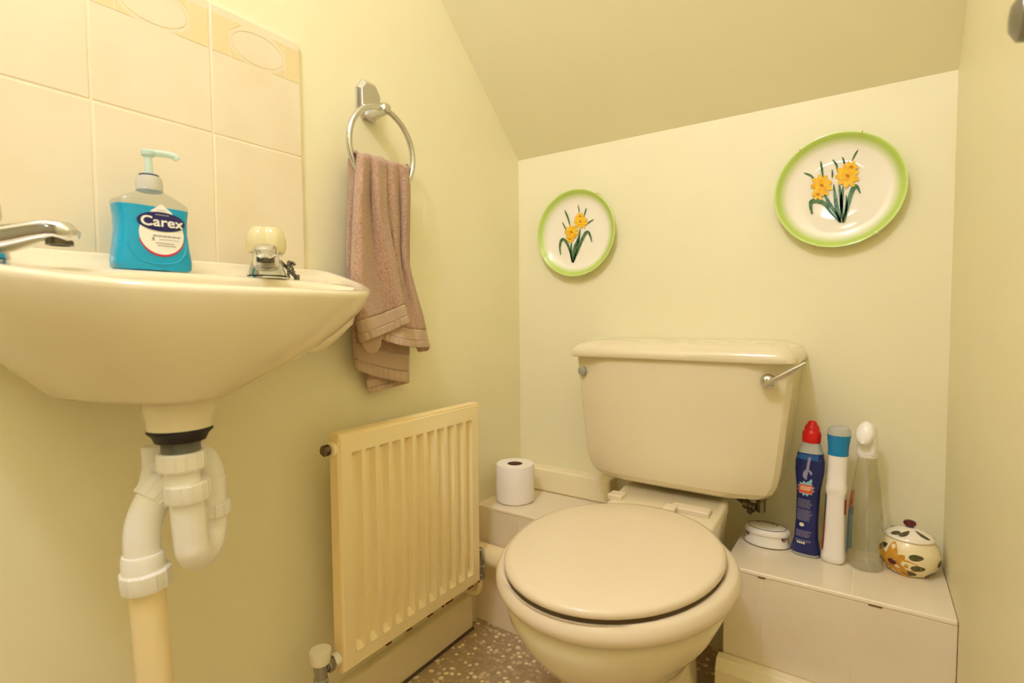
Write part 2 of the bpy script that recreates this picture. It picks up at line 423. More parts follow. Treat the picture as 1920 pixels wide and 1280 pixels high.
# plug chain wound around the right tap
b = NB(); pts = []
base = Vector((0.075, -0.832, 0.873))
for k in range(26):
    a = k/25
    pts.append(Vector((0.066 - 0.010*math.sin(a*9), -0.786 + 0.010*math.sin(a*7+1), 0.8765 + 0.026*abs(math.sin(a*5.2)))))
for k, p in enumerate(pts):
    bmesh.ops.create_icosphere(b, subdivisions=1, radius=0.0029, matrix=Matrix.Translation(p))
tube(b, cr([(0.066, -0.804, 0.902), (0.066, -0.792, 0.892), (0.068, -0.780, 0.879)], 6), 0.0028, 8)
lathe(b, [(0.0045, 0), (0.0045, 0.008)], (0.068, -0.776, 0.8735), seg=16)
o = obj('plug_chain', b, mat('dull_steel', (120, 118, 112), 0.3, 1.0), base=(0.066, -0.786, 0.8745)); tag(o, 'small bead chain heaped on the deck beside the pillar tap nearer the towel', 'chain')

# ------------------------------------------------------------------ hand soap bottle
sb = thing('soap_bottle', 'pump bottle of turquoise hand wash with white drop label on the basin', 'bottle', (0.075, -0.992, 0.8732))
SX, SY, SZ = 0.072, -0.990, 0.8732
# outline half widths over height (front face parallel to the wall)
prof = [(0.0, 0.0405), (0.003, 0.0445), (0.012, 0.0452), (0.03, 0.0425), (0.05, 0.0402), (0.066, 0.0402), (0.076, 0.0415), (0.084, 0.0425), (0.0885, 0.0400), (0.0935, 0.031), (0.098, 0.021), (0.102, 0.0145), (0.106, 0.013)]
def sbring(h, w, sc=1.0, dd=0.0205):
    d = min(dd, w*0.95)
    return [(SX + q[0]*sc, SY + q[1]*sc, SZ+h) for q in [(d*math.copysign(abs(math.cos(a))**0.5, math.cos(a)), w*math.copysign(abs(math.sin(a))**0.5, math.sin(a))) for a in [2*PI*k/48 for k in range(48)]]]
def sbw(h):
    for (a, wa), (c, wc) in zip(prof[:-1], prof[1:]):
        if a <= h <= c: return wa + (wc-wa)*(h-a)/(c-a)
    return prof[-1][1]
LQ = 0.0815
M_liq = mat('turquoise_soap', (6, 176, 226), 0.08, trans=0.15, ior=1.33, coat=0.6)
M_clear = thin_clear('clear_plastic', (244, 246, 244))
b = NB(); hs = [h for h, _ in prof if h < LQ] + [LQ]
loft(b, [sbring(h, sbw(h)) for h in hs]); obj('soap_filled_body', b, M_liq, sb, angle=50, label='turquoise liquid filled body')
b = NB(); hs = [LQ+0.0002] + [h for h, _ in prof if h > LQ]
loft(b, [sbring(h, sbw(h)) for h in hs], False, True); obj('clear_shoulder', b, M_clear, sb, angle=50)
b = NB(); lathe(b, [(0.0135, 0.103), (0.0150, 0.104), (0.0150, 0.116), (0.0135, 0.1215), (0.0105, 0.1235)], (SX, SY, SZ), seg=36)
obj('collar', b, mat('translucent_collar', (226, 222, 206), 0.25, trans=0.3), sb)
b = NB(); lathe(b, [(0.0112, 0.1236), (0.0112, 0.1248), (0.006, 0.125)], (SX, SY, SZ), seg=30); obj('seal_ring', b, mat('navy_plastic', (44, 52, 110), 0.3), sb)
M_mint = mat('mint_plastic', (228, 248, 240), 0.3, trans=0.45, ior=1.2)
b = NB(); lathe(b, [(0.0046, 0.124), (0.0046, 0.148), (0.0075, 0.150), (0.0080, 0.155), (0.006, 0.157)], (SX, SY, SZ), seg=24)
tube(b, cr([(SX, SY, SZ+0.1535), (SX+0.006, SY+0.012, SZ+0.1545), (SX+0.012, SY+0.026, SZ+0.153), (SX+0.013, SY+0.029, SZ+0.149)], 6), 0.0042, 14)
obj('pump', b, M_mint, sb, label='mint green pump nozzle')
# moulded curve on the body
FX = SX + 0.0207
def sbp(u, v, e=0.0): # label point: u across, v up from the middle of the drop
    y = SY + 0.0045 + u; h = 0.048 + v; w = sbw(h); s = min(1, abs(y-SY)/w)
    return (SX + min(0.0205, w*0.95)*max(0.0, 1-s**4)**0.25 + e, y, SZ+h)
b = NB()
for sgn in (-1, 1):
    tube(b, [Vector(sbp(sgn*u-0.004, v, -0.0008)) for u, v in ((0.034, -0.014), (0.031, -0.026), (0.024, -0.035), (0.012, -0.0395), (0.0, -0.0405))], 0.0016, 8)
obj('moulded_ridge', b, M_liq, sb)
M_lab = mat('white_label', (246, 244, 236), 0.3); M_navy = mat('navy_print', (38, 36, 104), 0.3); M_mag = mat('magenta_print', (206, 40, 84), 0.3); M_grey = mat('grey_print', (150, 150, 156), 0.4)
b = NB()
def fan(pts, e, mi, nr=8):
    cx, cy = sum(p[0] for p in pts)/len(pts), sum(p[1] for p in pts)/len(pts)
    n = len(pts); R = [[b.verts.new(sbp(cx+(p[0]-cx)*k/nr, cy+(p[1]-cy)*k/nr, e)) for p in pts] for k in range(1, nr+1)]
    c = b.verts.new(sbp(cx, cy, e))
    for i in range(n): b.faces.new((c, R[0][i], R[0][(i+1)%n])).material_index = mi
    for k in range(nr-1):
        for i in range(n): b.faces.new((R[k][i], R[k+1][i], R[k+1][(i+1)%n], R[k][(i+1)%n])).material_index = mi
drop = []
for k in range(49):
    a = math.radians(-222 + 264*k/48); drop.append((0.0265*math.cos(a), -0.001+0.0265*math.sin(a)))
drop += [(0.012, 0.028), (0.0, 0.0375), (-0.012, 0.028)]
cres = [(0.0275*math.cos(math.radians(a)), -0.0022+0.0280*math.sin(math.radians(a))) for a in range(-165, -14, 6)] + [(0.0262*math.cos(math.radians(a)), 0.0002+0.0262*math.sin(math.radians(a))) for a in range(-15, -166, -6)]
n = len(cres)//2
vo = [b.verts.new(sbp(*p, 0.0006)) for p in cres]
for i in range(n-1): b.faces.new((vo[i], vo[i+1], vo[-2-i], vo[-1-i])).material_index = 2
fan(drop, 0.0007, 0)
fan([(0.0285*math.cos(2*PI*k/40), 0.0145+0.0125*math.sin(2*PI*k/40)) for k in range(40)], 0.0012, 1)
for q, (ox, oy) in enumerate(((0, 0), (0.0004, 0.0003), (-0.0004, 0.0003), (0.0004, -0.0003), (-0.0004, -0.0003))): text_bm(b, 'Carex', 0.0172, lambda x, y: sbp(x*1.16+ox, 0.0137+y+oy, 0.0019+0.00005*q), mi=0)
for (u0, u1, v0, v1) in ((-0.008, 0.008, 0.0225, 0.0238),): b.faces.new([b.verts.new(sbp(*q, 0.0018)) for q in ((u0, v0), (u1, v0), (u1, v1), (u0, v1))]).material_index = 3
for (u0, u1, v0, v1) in ((-0.011, 0.022, -0.0045, -0.003), (-0.004, 0.020, -0.0085, -0.0078), (-0.008, 0.014, -0.0135, -0.0125), (-0.006, 0.016, -0.0165, -0.0155), (-0.012, -0.0095, -0.010, -0.006), (-0.005, 0.006, 0.029, 0.0297)):
    for k in range(6):
        a, c = u0+(u1-u0)*k/6, u0+(u1-u0)*(k+0.86)/6
        b.faces.new([b.verts.new(sbp(*q, 0.0012)) for q in ((a, v0), (c, v0), (c, v1), (a, v1))]).material_index = 3
obj('label', b, [M_lab, M_navy, M_mag, M_grey], sb, smooth=False, label='white drop label with navy oval')

# ------------------------------------------------------------------ waste trap and pipe under the basin
DX, DY = 0.17, -1.006
tr = thing('waste_trap', 'white plastic bottle-neck waste trap under the basin', 'pipe', (DX, DY, 0.5))
tr['label'] = 'white plastic U-bend waste trap hanging below the basin'
b = NB(); lathe(b, [(0.0385, 0.722), (0.0385, 0.704), (0.0355, 0.690), (0.0350, 0.680)], (DX, DY, 0), seg=44); obj('outlet_boss', b, M_china, basin)
b = NB(); lathe(b, [(0.0345, 0.6798), (0.035, 0.676), (0.030, 0.671), (0.0270, 0.664)], (DX, DY, 0), seg=40); obj('rubber_washer', b, M_dark, tr, label='black rubber washer')
b = NB()
pr = []
for k in range(14): pr += [(0.0212, 0.668-0.0018*k), (0.0203, 0.6671-0.0018*k)]
lathe(b, pr + [(0.0205, 0.636)], (DX, DY, 0), seg=32); obj('tail_thread', b, M_brush, tr, label='threaded metal tail')
def nut(name, c, d, r, h, parent, m=M_wpl, ribs=14):
    bb = NB(); c = Vector(c); d, u, w = frame_of(d)
    seg = ribs*6; R = []
    for hh, k in ((0, 0.93), (0.1*h, 1.0), (0.88*h, 1.0), (h, 0.95)):
        R.append([c + d*hh + (u*math.cos(2*PI*i/seg)+w*math.sin(2*PI*i/seg))*(r*k*(1.0 if (i % 6) in (0,) else 0.955)) for i in range(seg)])
    R.append([c + d*h + (u*math.cos(2*PI*i/seg)+w*math.sin(2*PI*i/seg))*(r*0.7) for i in range(seg)])
    R.insert(0, [c + (u*math.cos(2*PI*i/seg)+w*math.sin(2*PI*i/seg))*(r*0.7) for i in range(seg)])
    loft(bb, R); return obj(name, bb, m, parent, angle=25)
nut('compression_nut', (DX, DY, 0.6505), (0, 0, -1), 0.0262, 0.022, tr)
b = NB(); lathe(b, [(0.0190, 0.630), (0.0190, 0.602)], (DX, DY, 0), seg=30); obj('inlet_sleeve', b, M_wpl, tr)
nut('compression_nut', (DX+0.001, DY+0.004, 0.613), (0, 0.04, -1), 0.0252, 0.023, tr)
UX, UY = 0.128, -0.954
path = [(DX, DY+0.004, 0.597), (DX, DY+0.006, 0.56), (DX-0.001, DY+0.008, 0.538)]
for k in range(1, 10):
    a = PI*k/10; cx, cy = (DX+UX)/2, (DY+0.008+UY)/2
    path.append((cx+(DX-UX)/2*math.cos(a), cy+(DY+0.008-UY)/2*math.cos(a), 0.536-0.027*math.sin(a)))
path += [(UX, UY, 0.538), (UX, UY, 0.57), (UX, UY, 0.60)]
b = NB(); tube(b, cr(path, 3), 0.0190, 24); obj('u_bend', b, M_wpl, tr)
nut('compression_nut', (UX, UY, 0.565), (0, 0, -1), 0.0240, 0.018, tr)
path = [(UX, UY, 0.575), (UX, UY, 0.60), (UX-0.004, UY-0.006, 0.622), (UX-0.014, UY-0.018, 0.634), (UX-0.022, -0.985, 0.634), (UX-0.020, -1.004, 0.624), (UX-0.010, -1.014, 0.606), (UX-0.004, -1.022, 0.590)]
b = NB(); tube(b, cr(path, 4), 0.0180, 22); obj('crossover_bend', b, M_wpl, tr)
b = NB(); lathe(b, [(0.0125, 0), (0.0125, 0.05)], (UX-0.02, -1.012, 0.60), d=(0, 0, 1), seg=24); obj('air_inlet', b, M_wpl, tr)
nut('compression_nut', (UX+0.002, -1.006, 0.607), (0.05, -0.72, -0.69), 0.0235, 0.028, tr)
PXc, PYc = UX+0.003, -1.0345
path = [(UX+0.004, -1.016, 0.597), (UX+0.004, -1.027, 0.582), (UX+0.003, -1.034, 0.562), (UX+0.003, -1.0365, 0.54), (UX+0.003, -1.036, 0.505)]
b = NB(); tube(b, cr(path, 5), 0.0196, 24); obj('outlet_elbow', b, M_wpl, tr)
b = NB(); lathe(b, [(0.0215, 0.527), (0.0228, 0.523), (0.0228, 0.505)], (PXc, PYc-0.0015, 0), seg=36); obj('socket_sleeve', b, M_wpl, tr)
nut('compression_nut', (PXc, PYc, 0.507), (0.0, 0.05, -1), 0.0275, 0.024, tr, ribs=12)
wp = thing('waste_pipe', 'cream painted waste pipe running down the wall to the floor', 'pipe', (PXc, PYc, 0))
b = NB(); tube(b, [(PXc, PYc+0.001, 0.4835), (PXc, PYc+0.006, 0.36), (PXc, PYc+0.011, 0.0)], 0.0192, 28); obj('pipe', b, M_cpipe, wp)
b = NB(); tube(b, [(PXc, PYc+0.0063, 0.350), (PXc, PYc+0.0067, 0.335), (PXc, PYc+0.0112, 0.0)], [0.0202, 0.0212, 0.0212], 28); obj('lower_socket', b, M_cpipe, wp)

# ------------------------------------------------------------------ radiator
ra = thing('radiator', 'small cream fluted panel radiator with rust along its bottom edge', 'radiator', (0.06, -0.512, 0.17))
RY0, RY1, RZ0, RZ1, RX = -0.716, -0.318, 0.170, 0.604, 0.090
b = NB()
nf = 11; m0 = 0.026; pitch = (RY1-RY0-2*m0+0.010)/nf
def flute(y, z):
    yy = (y-RY0-m0)/pitch; f = 0.0
    if 0 <= yy < nf:
        q = yy-math.floor(yy); a = q*pitch
        wv = pitch-0.010
        if a < wv:
            f = min(1, a/0.0035)*min(1, (wv-a)/0.0035)
    zz = min(1, max(0, (z-RZ0-0.028)/0.012))*min(1, max(0, (RZ1-0.036-z)/0.008))
    return -0.0125*min(f, zz)
yl = [RY0, RY0+0.003]
for k in range(nf):
    s = RY0+m0+k*pitch; wv = pitch-0.010
    yl += [s+q for q in (0.0, 0.0035, wv*0.5, wv-0.0035, wv-1e-5)]
yl += [RY1-0.003, RY1]
zl = [RZ0, RZ0+0.004, RZ0+0.028, RZ0+0.040, RZ0+0.1, RZ0+0.2, RZ0+0.3, RZ1-0.044, RZ1-0.036, RZ1-0.010, RZ1-0.004, RZ1]
G = []
for z in zl:
    row = []
    for y in yl:
        ex = 0
        if y in (RY0, RY1) or z in (RZ0, RZ1): ex = -0.004
        row.append(b.verts.new((RX+ex+flute(y, z), y, z)))
    G.append(row)
for i in range(len(zl)-1):
    for j in range(len(yl)-1): b.faces.new((G[i][j], G[i][j+1], G[i+1][j+1], G[i+1][j]))
# folded edge and back
per = [G[0][j] for j in range(len(yl))] + [G[i][-1] for i in range(1, len(zl))] + [G[-1][j] for j in range(len(yl)-2, -1, -1)] + [G[i][0] for i in range(len(zl)-2, 0, -1)]
back = [b.verts.new((0.066, v.co.y, v.co.z)) for v in per]
for i in range(len(per)): b.faces.new((per[i], back[i], back[(i+1)%len(per)], per[(i+1)%len(per)]))
b.faces.new(back)
obj('panel', b, M_rad, ra, angle=28)
b = NB()
box(b, (0.0645, RY0-0.002, RZ1-0.012), (0.089, RY1+0.0015, RZ1+0.0015)); box(b, (0.0645, RY0-0.0025, RZ0), (0.087, RY0, RZ1)); box(b, (0.0645, RY1, RZ0), (0.087, RY1+0.0025, RZ1))
obj('edge_seam', b, mat('radiator_edge', (250, 226, 168), 0.35), ra, bevel=0.0015)
random.seed(11)
y = RY0+0.10
while y < RY1-0.005:
    L = random.uniform(0.003, 0.024); y1 = min(y+L, RY1)
    b = NB(); box(b, (0.0855+random.uniform(-0.002, 0.001), y, RZ0-0.0016), (0.0895, y1, RZ0+random.uniform(-0.0004, 0.0022)))
    y = y1 + random.uniform(0.002, 0.040)*(1 if y > -0.42 else 2.2)
    obj('rust_patch', b, M_rust, ra, smooth=False)
for yb in (RY0+0.08, RY1-0.08):
    b = NB(); box(b, (0.0006, yb-0.012, RZ0+0.02), (0.006, yb+0.012, RZ1-0.03)); box(b, (0.006, yb-0.012, RZ0+0.06), (0.064, yb+0.012, RZ0+0.075)); box(b, (0.006, yb-0.012, RZ1-0.08), (0.064, yb+0.012, RZ1-0.065))
    obj('wall_bracket', b, M_rad, ra)
b = NB(); lathe(b, [(0.010, 0), (0.0135, 0.002), (0.0135, 0.010), (0.009, 0.012)], (0.074, RY0+0.001, 0.578), d=(0, -1, 0), seg=24); obj('bleed_boss', b, M_rad, ra)
b = NB(); lathe(b, [(0.0085, 0.0), (0.0105, 0.002), (0.0105, 0.010), (0.0075, 0.013), (0.0, 0.013)], (0.074, RY0-0.0112, 0.578), d=(0, -1, 0), seg=8); obj('bleed_plug', b, mat('dark_brass', (112, 100, 78), 0.35, 1.0), ra, angle=20, label='dark metal bleed plug')
# valves
def valve(name, y, sgn, m_cap, label, off=0.036):
    z = RZ0+0.026
    v = thing(name, label, 'valve', (0.074, y+sgn*off, z))
    b = NB(); lathe(b, [(0.0115, 0), (0.0115, 0.012)], (0.074, y+sgn*0.0005, z), d=(0, sgn, 0), seg=24); obj('tail_collar', b, M_wpl if m_cap else M_brush, v)
    b = NB(); lathe(b, [(0.0125, 0.012), (0.0145, 0.013), (0.0145, 0.022), (0.0125, 0.024)], (0.074, y, z), d=(0, sgn, 0), seg=6); obj('union_nut', b, M_brush, v, angle=20)
    b = NB(); lathe(b, [(0.009, 0.024), (0.009, max(off, 0.0245))], (0.074, y, z), d=(0, sgn, 0), seg=20); lathe(b, [(0.0105, -0.020), (0.011, -0.004), (0.012, 0.0), (0.011, 0.014)], (0.074, y+sgn*off, z), seg=24); obj('body', b, M_brush, v)
    b = NB(); lathe(b, [(0.012, -0.030), (0.0135, -0.028), (0.0135, -0.018), (0.011, -0.016)], (0.074, y+sgn*off, z), seg=6); obj('compression_nut', b, M_brush, v, angle=20)
    b = NB(); tube(b, cr([(0.074, y+sgn*off, z-0.028), (0.074, y+sgn*off, z-0.050), (0.066, y+sgn*off, z-0.066), (0.045, y+sgn*off, z-0.072), (0.001, y+sgn*off, z-0.072)], 6), 0.0078, 16); obj('pipe_tail', b, M_cpipe, v)
    if m_cap:
        b = NB(); lathe(b, [(0.0125, 0.012), (0.0165, 0.013), (0.0185, 0.032), (0.0180, 0.0345), (0.0, 0.0345)], (0.074, y+sgn*off, z), seg=36); obj('cap', b, mat('white_cap_plastic', (240, 232, 208), 0.35), v, label='white plastic cap')
    else:
        b = NB(); lathe(b, [(0.008, 0.013), (0.0095, 0.016), (0.0095, 0.042), (0.006, 0.045)], (0.074, y+sgn*off, z), seg=20); obj('spindle', b, M_brush, v)
valve('radiator_valve', RY0-0.002, -1, True, 'white-capped radiator valve at the end of the radiator below the basin')
valve('radiator_valve.001', RY1+0.002, 1, False, 'narrow chrome radiator valve between radiator and toilet', 0.0165)

# ------------------------------------------------------------------ towel ring and towel
tg = thing('towel_ring', 'chrome towel ring with octagonal backplate on the cream wall', 'towel ring', (0, -0.567, 1.245))
oc = [onx(p, 0.008) for p in ((658, 166), (678, 146), (704, 156), (720, 184), (721, 213), (706, 229), (686, 222), (664, 196))]
yc = sum(p.y for p in oc)/8; zc = sum(p.z for p in oc)/8
hy, hz = 0.029, 0.039
O = [(yc-hy, zc-hz*0.5), (yc-hy*0.5, zc-hz), (yc+hy*0.5, zc-hz), (yc+hy, zc-hz*0.5), (yc+hy, zc+hz*0.5), (yc+hy*0.5, zc+hz), (yc-hy*0.5, zc+hz), (yc-hy, zc+hz*0.5)]
sc_ = lambda k, x: [(x, yc+(a-yc)*k, zc+(c-zc)*k) for a, c in O]
b = NB(); loft(b, [sc_(1, 0.0003), sc_(1, 0.006), sc_(0.8, 0.014), sc_(0.78, 0.0145)]); obj('backplate', b, M_chrome, tg, angle=15)
RC = Vector((0.050, -0.566, 1.1405)); RR = 0.0825
b = NB()
zz = RC.z+RR
loft(b, [[(x, yc+(a-yc)*k, zz+(c-zc)*k*0.75) for a, c in O] for x, k in ((0.0140, 0.60), (0.022, 0.42), (0.040, 0.36), (0.058, 0.36), (0.0615, 0.26))])
obj('ring_post', b, M_chrome, tg, angle=15)
b = NB(); tube(b, [RC + Vector((0, RR*math.sin(2*PI*k/72), RR*math.cos(2*PI*k/72))) for k in range(72)], 0.0058, 16, closed=True); obj('ring', b, M_chrome, tg, angle=80)

tw = thing('hand_towel', 'brown terry hand towel hanging from the chrome ring', 'towel', (0.05, -0.57, 0.66))
def pl(P, t):
    d = [0]
    for a, c in zip(P[:-1], P[1:]): d.append(d[-1] + math.hypot(c[0]-a[0], c[1]-a[1]))
    s = t*d[-1]
    for i in range(len(P)-1):
        if s <= d[i+1] + 1e-9:
            q = (s-d[i])/(d[i+1]-d[i]); return (P[i][0]+(P[i+1][0]-P[i][0])*q, P[i][1]+(P[i+1][1]-P[i][1])*q)
    return P[-1]
def plv(P, v):
    """point on polyline P at photo height v (P runs downward)"""
    return pl(P, v)
def patch(L, R, depth, t0, t1, sag=0.0, nt=60, ns=40, over=0):
    Ls = [(p.x, p.y) for p in cr([(a, c, 0) for a, c in L], 8)]; Rs = [(p.x, p.y) for p in cr([(a, c, 0) for a, c in R], 8)]
    b = NB(); G = []
    for i in range(nt+1):
        t = t0 + (t1-t0)*i/nt; a = pl(Ls, t); c = pl(Rs, t); row = []
        for j in range(ns+1):
            s = j/ns
            p = (a[0]+(c[0]-a[0])*s, a[1]+(c[1]-a[1])*s + sag*4*s*(1-s)*t*t)
            row.append(b.verts.new(onx(p, depth(s, t))))
        G.append(row)
    if over:      # the cloth rolls over the ring and down behind it
        top = [v.co.copy() for v in G[0]]; ymid = (top[0].y + top[-1].y)/2 - 0.01
        for k in range(1, 15):
            row = []
            for j, p in enumerate(top):
                rx = p.x - 0.050; a = PI*min(k, 10)/10
                row.append(b.verts.new((0.050 + rx*math.cos(a) if k <= 10 else 0.050 - rx*(1-0.12*(k-10)), p.y + (ymid-p.y)*(0.03*min(k, 10)+0.10*max(0, k-10)), p.z + over*math.sin(a) - max(0, k-10)*0.045)))
            G.insert(0, row)
        nt += 14
    for i in range(nt):
        for j in range(ns): b.faces.new((G[i][j], G[i][j+1], G[i+1][j+1], G[i+1][j]))
    return b
def towel_layer(nm, L, R, depth, hem_t, sag=0.0, solid=0.0035, over=0):
    obj(nm, patch(L, R, depth, 0, hem_t, sag, over=over), M_towel, tw, angle=80, solid=solid)
    g = lambda s, t: depth(s, t) + 0.0006
    obj('hem_band', patch(L, R, g, hem_t, hem_t+(1-hem_t)*0.62, sag, nt=8), M_hem, tw, angle=80, solid=solid*0.7)
    obj('hem_edge', patch(L, R, lambda s, t: depth(s, t)+0.0012+0.0009*math.sin(s*60), hem_t+(1-hem_t)*0.62, 1.0, sag, nt=6, ns=90), M_hem, tw, angle=80, solid=solid*1.3)
def gs(s, c, w): return math.exp(-((s-c)/w)**2)
LA = [(669, 295), (664, 360), (660, 450), (658, 530), (666, 595), (677, 642)]
RA = [(724, 308), (725, 380), (731, 430), (744, 495), (755, 555), (767, 604)]
def dA(s, t):
    return 0.068 + 0.016*t + (0.016*gs(s, 0.22+0.05*t, 0.13) + 0.015*gs(s, 0.70+0.20*t, 0.14) - 0.009*gs(s, 0.47+0.14*t, 0.08))*(1-0.5*t)*(0.55+0.45*min(1, t*6)) - 0.006*s*(1-t) + 0.010*t*t*math.sin(s*5.5+0.7) - 0.016*(max(0, 0.10-s)/0.10)**2
towel_layer('front_fall', LA, RA, dA, 0.885, sag=2, over=0.014)
LB = [(704, 302), (712, 380), (722, 470), (724, 560), (716, 605), (711, 634)]
RB = [(768, 319), (768, 380), (767, 440), (766, 490), (779, 545), (793, 595), (805, 651)]
def dB(s, t):
    return 0.058 + 0.006*t + (0.008*gs(s, 0.48, 0.12)*(1-0.3*t) + 0.009*gs(s, 0.86, 0.10) - 0.009*gs(s, 0.68, 0.07)*(1-t))*(0.5+0.5*min(1, t*6)) + 0.010*t*t*math.sin(s*4.0-0.4) - 0.012*(max(0, s-0.92)/0.08)**2
towel_layer('side_fall', LB, RB, dB, 0.90, sag=6, over=0.009)
LC = [(658, 304), (651, 420), (650, 520), (661, 630), (664, 665), (668, 693)]
RC_ = [(767, 322), (767, 420), (767, 520), (767, 640), (766, 685), (766, 717)]
def dC(s, t): return 0.030 + 0.004*t + 0.004*math.sin(s*9+1) * (0.4+0.6*t) - 0.010*(max(0, 0.08-s)/0.08)**2
towel_layer('back_fall', LC, RC_, dC, 0.865, sag=4)
LD = [(684, 560), (684, 640), (685, 700), (691, 737)]
RD = [(765, 560), (765, 620), (765, 680), (765, 718)]
def dD(s, t): return 0.020 + 0.003*math.sin(s*7)
towel_layer('inner_fall', LD, RD, dD, 0.86, sag=0)
# turned-up corner underneath the front hem and the dark turned corner of the side fall
b = patch([(677, 640), (684, 655), (694, 664)], [(715, 628), (714, 645), (706, 661)], lambda s, t: 0.070+0.006*s, 0, 1, nt=10, ns=14); obj('turned_corner', b, M_hem, tw, angle=80, solid=0.002)
b = patch([(778, 642), (781, 652), (785, 660)], [(805, 650), (804, 655), (800, 658)], lambda s, t: 0.050, 0, 1, nt=8, ns=10); obj('turned_corner', b, M_towel, tw, angle=80, solid=0.002)
# ------------------------------------------------------------------ tiled ledge, pipe boxing, toilet
ZL, YL = 0.317, -0.224
def ledge(name, label, gx, filler, zb, stains):
    le = thing(name, label, 'ledge', ((gx[0]+gx[-1])/2, -0.11, 0))
    b = NB(); box(b, (gx[0], YL+0.0008, 0.001), (gx[-1], -0.0008, ZL-0.0008))
    if filler: box(b, (0.0008, YL+0.006, 0.001), (gx[0], -0.0008, ZL-0.006))
    obj('carcass', b, M_tileg, le, smooth=False)
    b = NB()
    for i in range(len(gx)-1): box(b, (gx[i]+0.0008, YL+0.0006, ZL-0.0065), (gx[i+1]-0.0008, -0.001, ZL))
    obj('top_tiles', b, M_tile, le, bevel=0.0008)
    b = NB()
    for i in range(len(gx)-1): box(b, (gx[i]+0.0008, YL, zb), (gx[i+1]-0.0008, YL+0.006, ZL-0.010))
    obj('front_tiles', b, M_tile, le, bevel=0.0008)
    b = NB(); box(b, (gx[0], YL-0.0012, ZL-0.0085), (gx[-1], YL+0.004, ZL-0.0005)); obj('edge_trim', b, mat('ivory_edge_trim', (248, 236, 210), 0.2), le, bevel=0.002)
    for x0, x1 in stains:
        b = NB(); box(b, (x0, YL-0.0015, ZL-0.0098), (x1, YL+0.001, ZL-0.0086)); obj('stain', b, mat('brown_stain', (110, 70, 40), 0.8), le, smooth=False)
ledge('tiled_ledge', 'short ivory tiled ledge carrying the toilet roll, left of the pan', [0.043, 0.142, 0.342], True, 0.20, ())
ledge('tiled_ledge.001', 'long ivory tiled ledge carrying the bottles and the flowered pot', [0.628, 0.6955, 0.841, W-0.0012], False, 0.1385, ((0.69, 0.703), (0.865, 0.885)))
b = NB(); box(b, (0.0005, -0.047, ZL+0.0006), (0.308, -0.001, 0.381)); o = obj('pipe_boxing', b, M_gloss, base=(0.15, -0.02, ZL), bevel=0.005)
tag(o, 'low cream painted boxing behind the toilet roll', 'boxing')
b = NB(); tube(b, [(0.0215, -0.257, 0.206), (0.415, -0.257, 0.200)], 0.027, 26); o = obj('soil_pipe', b, M_cpipe, base=(0.16, -0.257, 0.2)); tag(o, 'cream pipe running from the left wall toward the toilet pan', 'pipe')

TX = 0.504
to = thing('toilet', 'ivory toilet pan with closed lid in front of the back wall', 'toilet', (TX, -0.45, 0))
def egg(k, z, a=0.186, bf=0.232, bb=0.215, yc=-0.462, n=2.0, dy=0.0, ka=None): return sell(TX, yc+dy, a*(ka or k), bf*k, z, n, 72, bb*k)
b = NB()
R = [sell(TX, -0.40, 0.114, 0.185, 0.001, 2.8, 72, 0.20), sell(TX, -0.40, 0.114, 0.185, 0.012, 2.8, 72, 0.20), sell(TX, -0.40, 0.106, 0.178, 0.022, 2.8, 72, 0.20), sell(TX, -0.40, 0.100, 0.168, 0.10, 2.6, 72, 0.20),
     sell(TX, -0.405, 0.099, 0.166, 0.19, 2.5, 72, 0.20), sell(TX, -0.42, 0.103, 0.168, 0.222, 2.3, 72, 0.205), sell(TX, -0.435, 0.116, 0.178, 0.246, 2.1, 72, 0.21),
     sell(TX, -0.448, 0.138, 0.196, 0.274, 2.0, 72, 0.215), sell(TX, -0.456, 0.160, 0.214, 0.305, 2.0, 72, 0.215), sell(TX, -0.460, 0.174, 0.226, 0.335, 2.0, 72, 0.215), egg(0.97, 0.352), egg(0.955, 0.364), egg(0.93, 0.366), egg(0.7, 0.366)]
loft(b, R); obj('pan', b, M_china, to, angle=60)
b = NB()
def plat(z, hw, y0, y1): return [(x, y, q + (max(0, y+0.27)*0.10 if z > 0.38 else 0)) for x, y, q in sell(TX, (y0+y1)/2, hw, (y1-y0)/2, z, 6, 48)]
loft(b, [plat(0.12, 0.07, -0.33, -0.20), plat(0.28, 0.085, -0.33, -0.15), plat(0.33, 0.108, -0.33, -0.12), plat(0.385, 0.1165, -0.32, -0.105), plat(0.398, 0.1155, -0.315, -0.107), plat(0.4035, 0.110, -0.30, -0.112)])
obj('hinge_shelf', b, M_china, to, angle=50)
b = NB()
S = [(0.86, 0.3665), (0.955, 0.3668), (1.0, 0.372), (1.022, 0.380), (1.022, 0.388), (1.004, 0.3965), (0.985, 0.4008)]
loft(b, [egg(k, z, a=0.192, bf=0.236, bb=0.205, yc=-0.460) for k, z in S] + [egg(k, z, a=0.1745, bf=0.2265, bb=0.205, yc=-0.468) for k, z in ((1.012, 0.4018), (0.992, 0.4012), (0.978, 0.398), (0.972, 0.384), (0.7, 0.382))]); obj('seat_ring', b, M_seat, to, angle=70)
b = NB()
S = [(0.90, 0.4085), (0.994, 0.4080), (1.001, 0.4092), (1.001, 0.4150), (0.988, 0.4190), (0.94, 0.4210), (0.6, 0.4228), (0.2, 0.4233)]
loft(b, [egg(k, z, a=0.1745, bf=0.2265, bb=0.205, yc=-0.468) for k, z in S]); obj('lid', b, M_seat, to, angle=70)
for x0, x1 in ((-0.118, -0.085), (0.018, 0.098)):
    b = NB(); box(b, (TX+x0, -0.240, 0.404), (TX+x1, -0.208, 0.4180)); o = obj('hinge_block', b, M_seat, to, bevel=0.003)
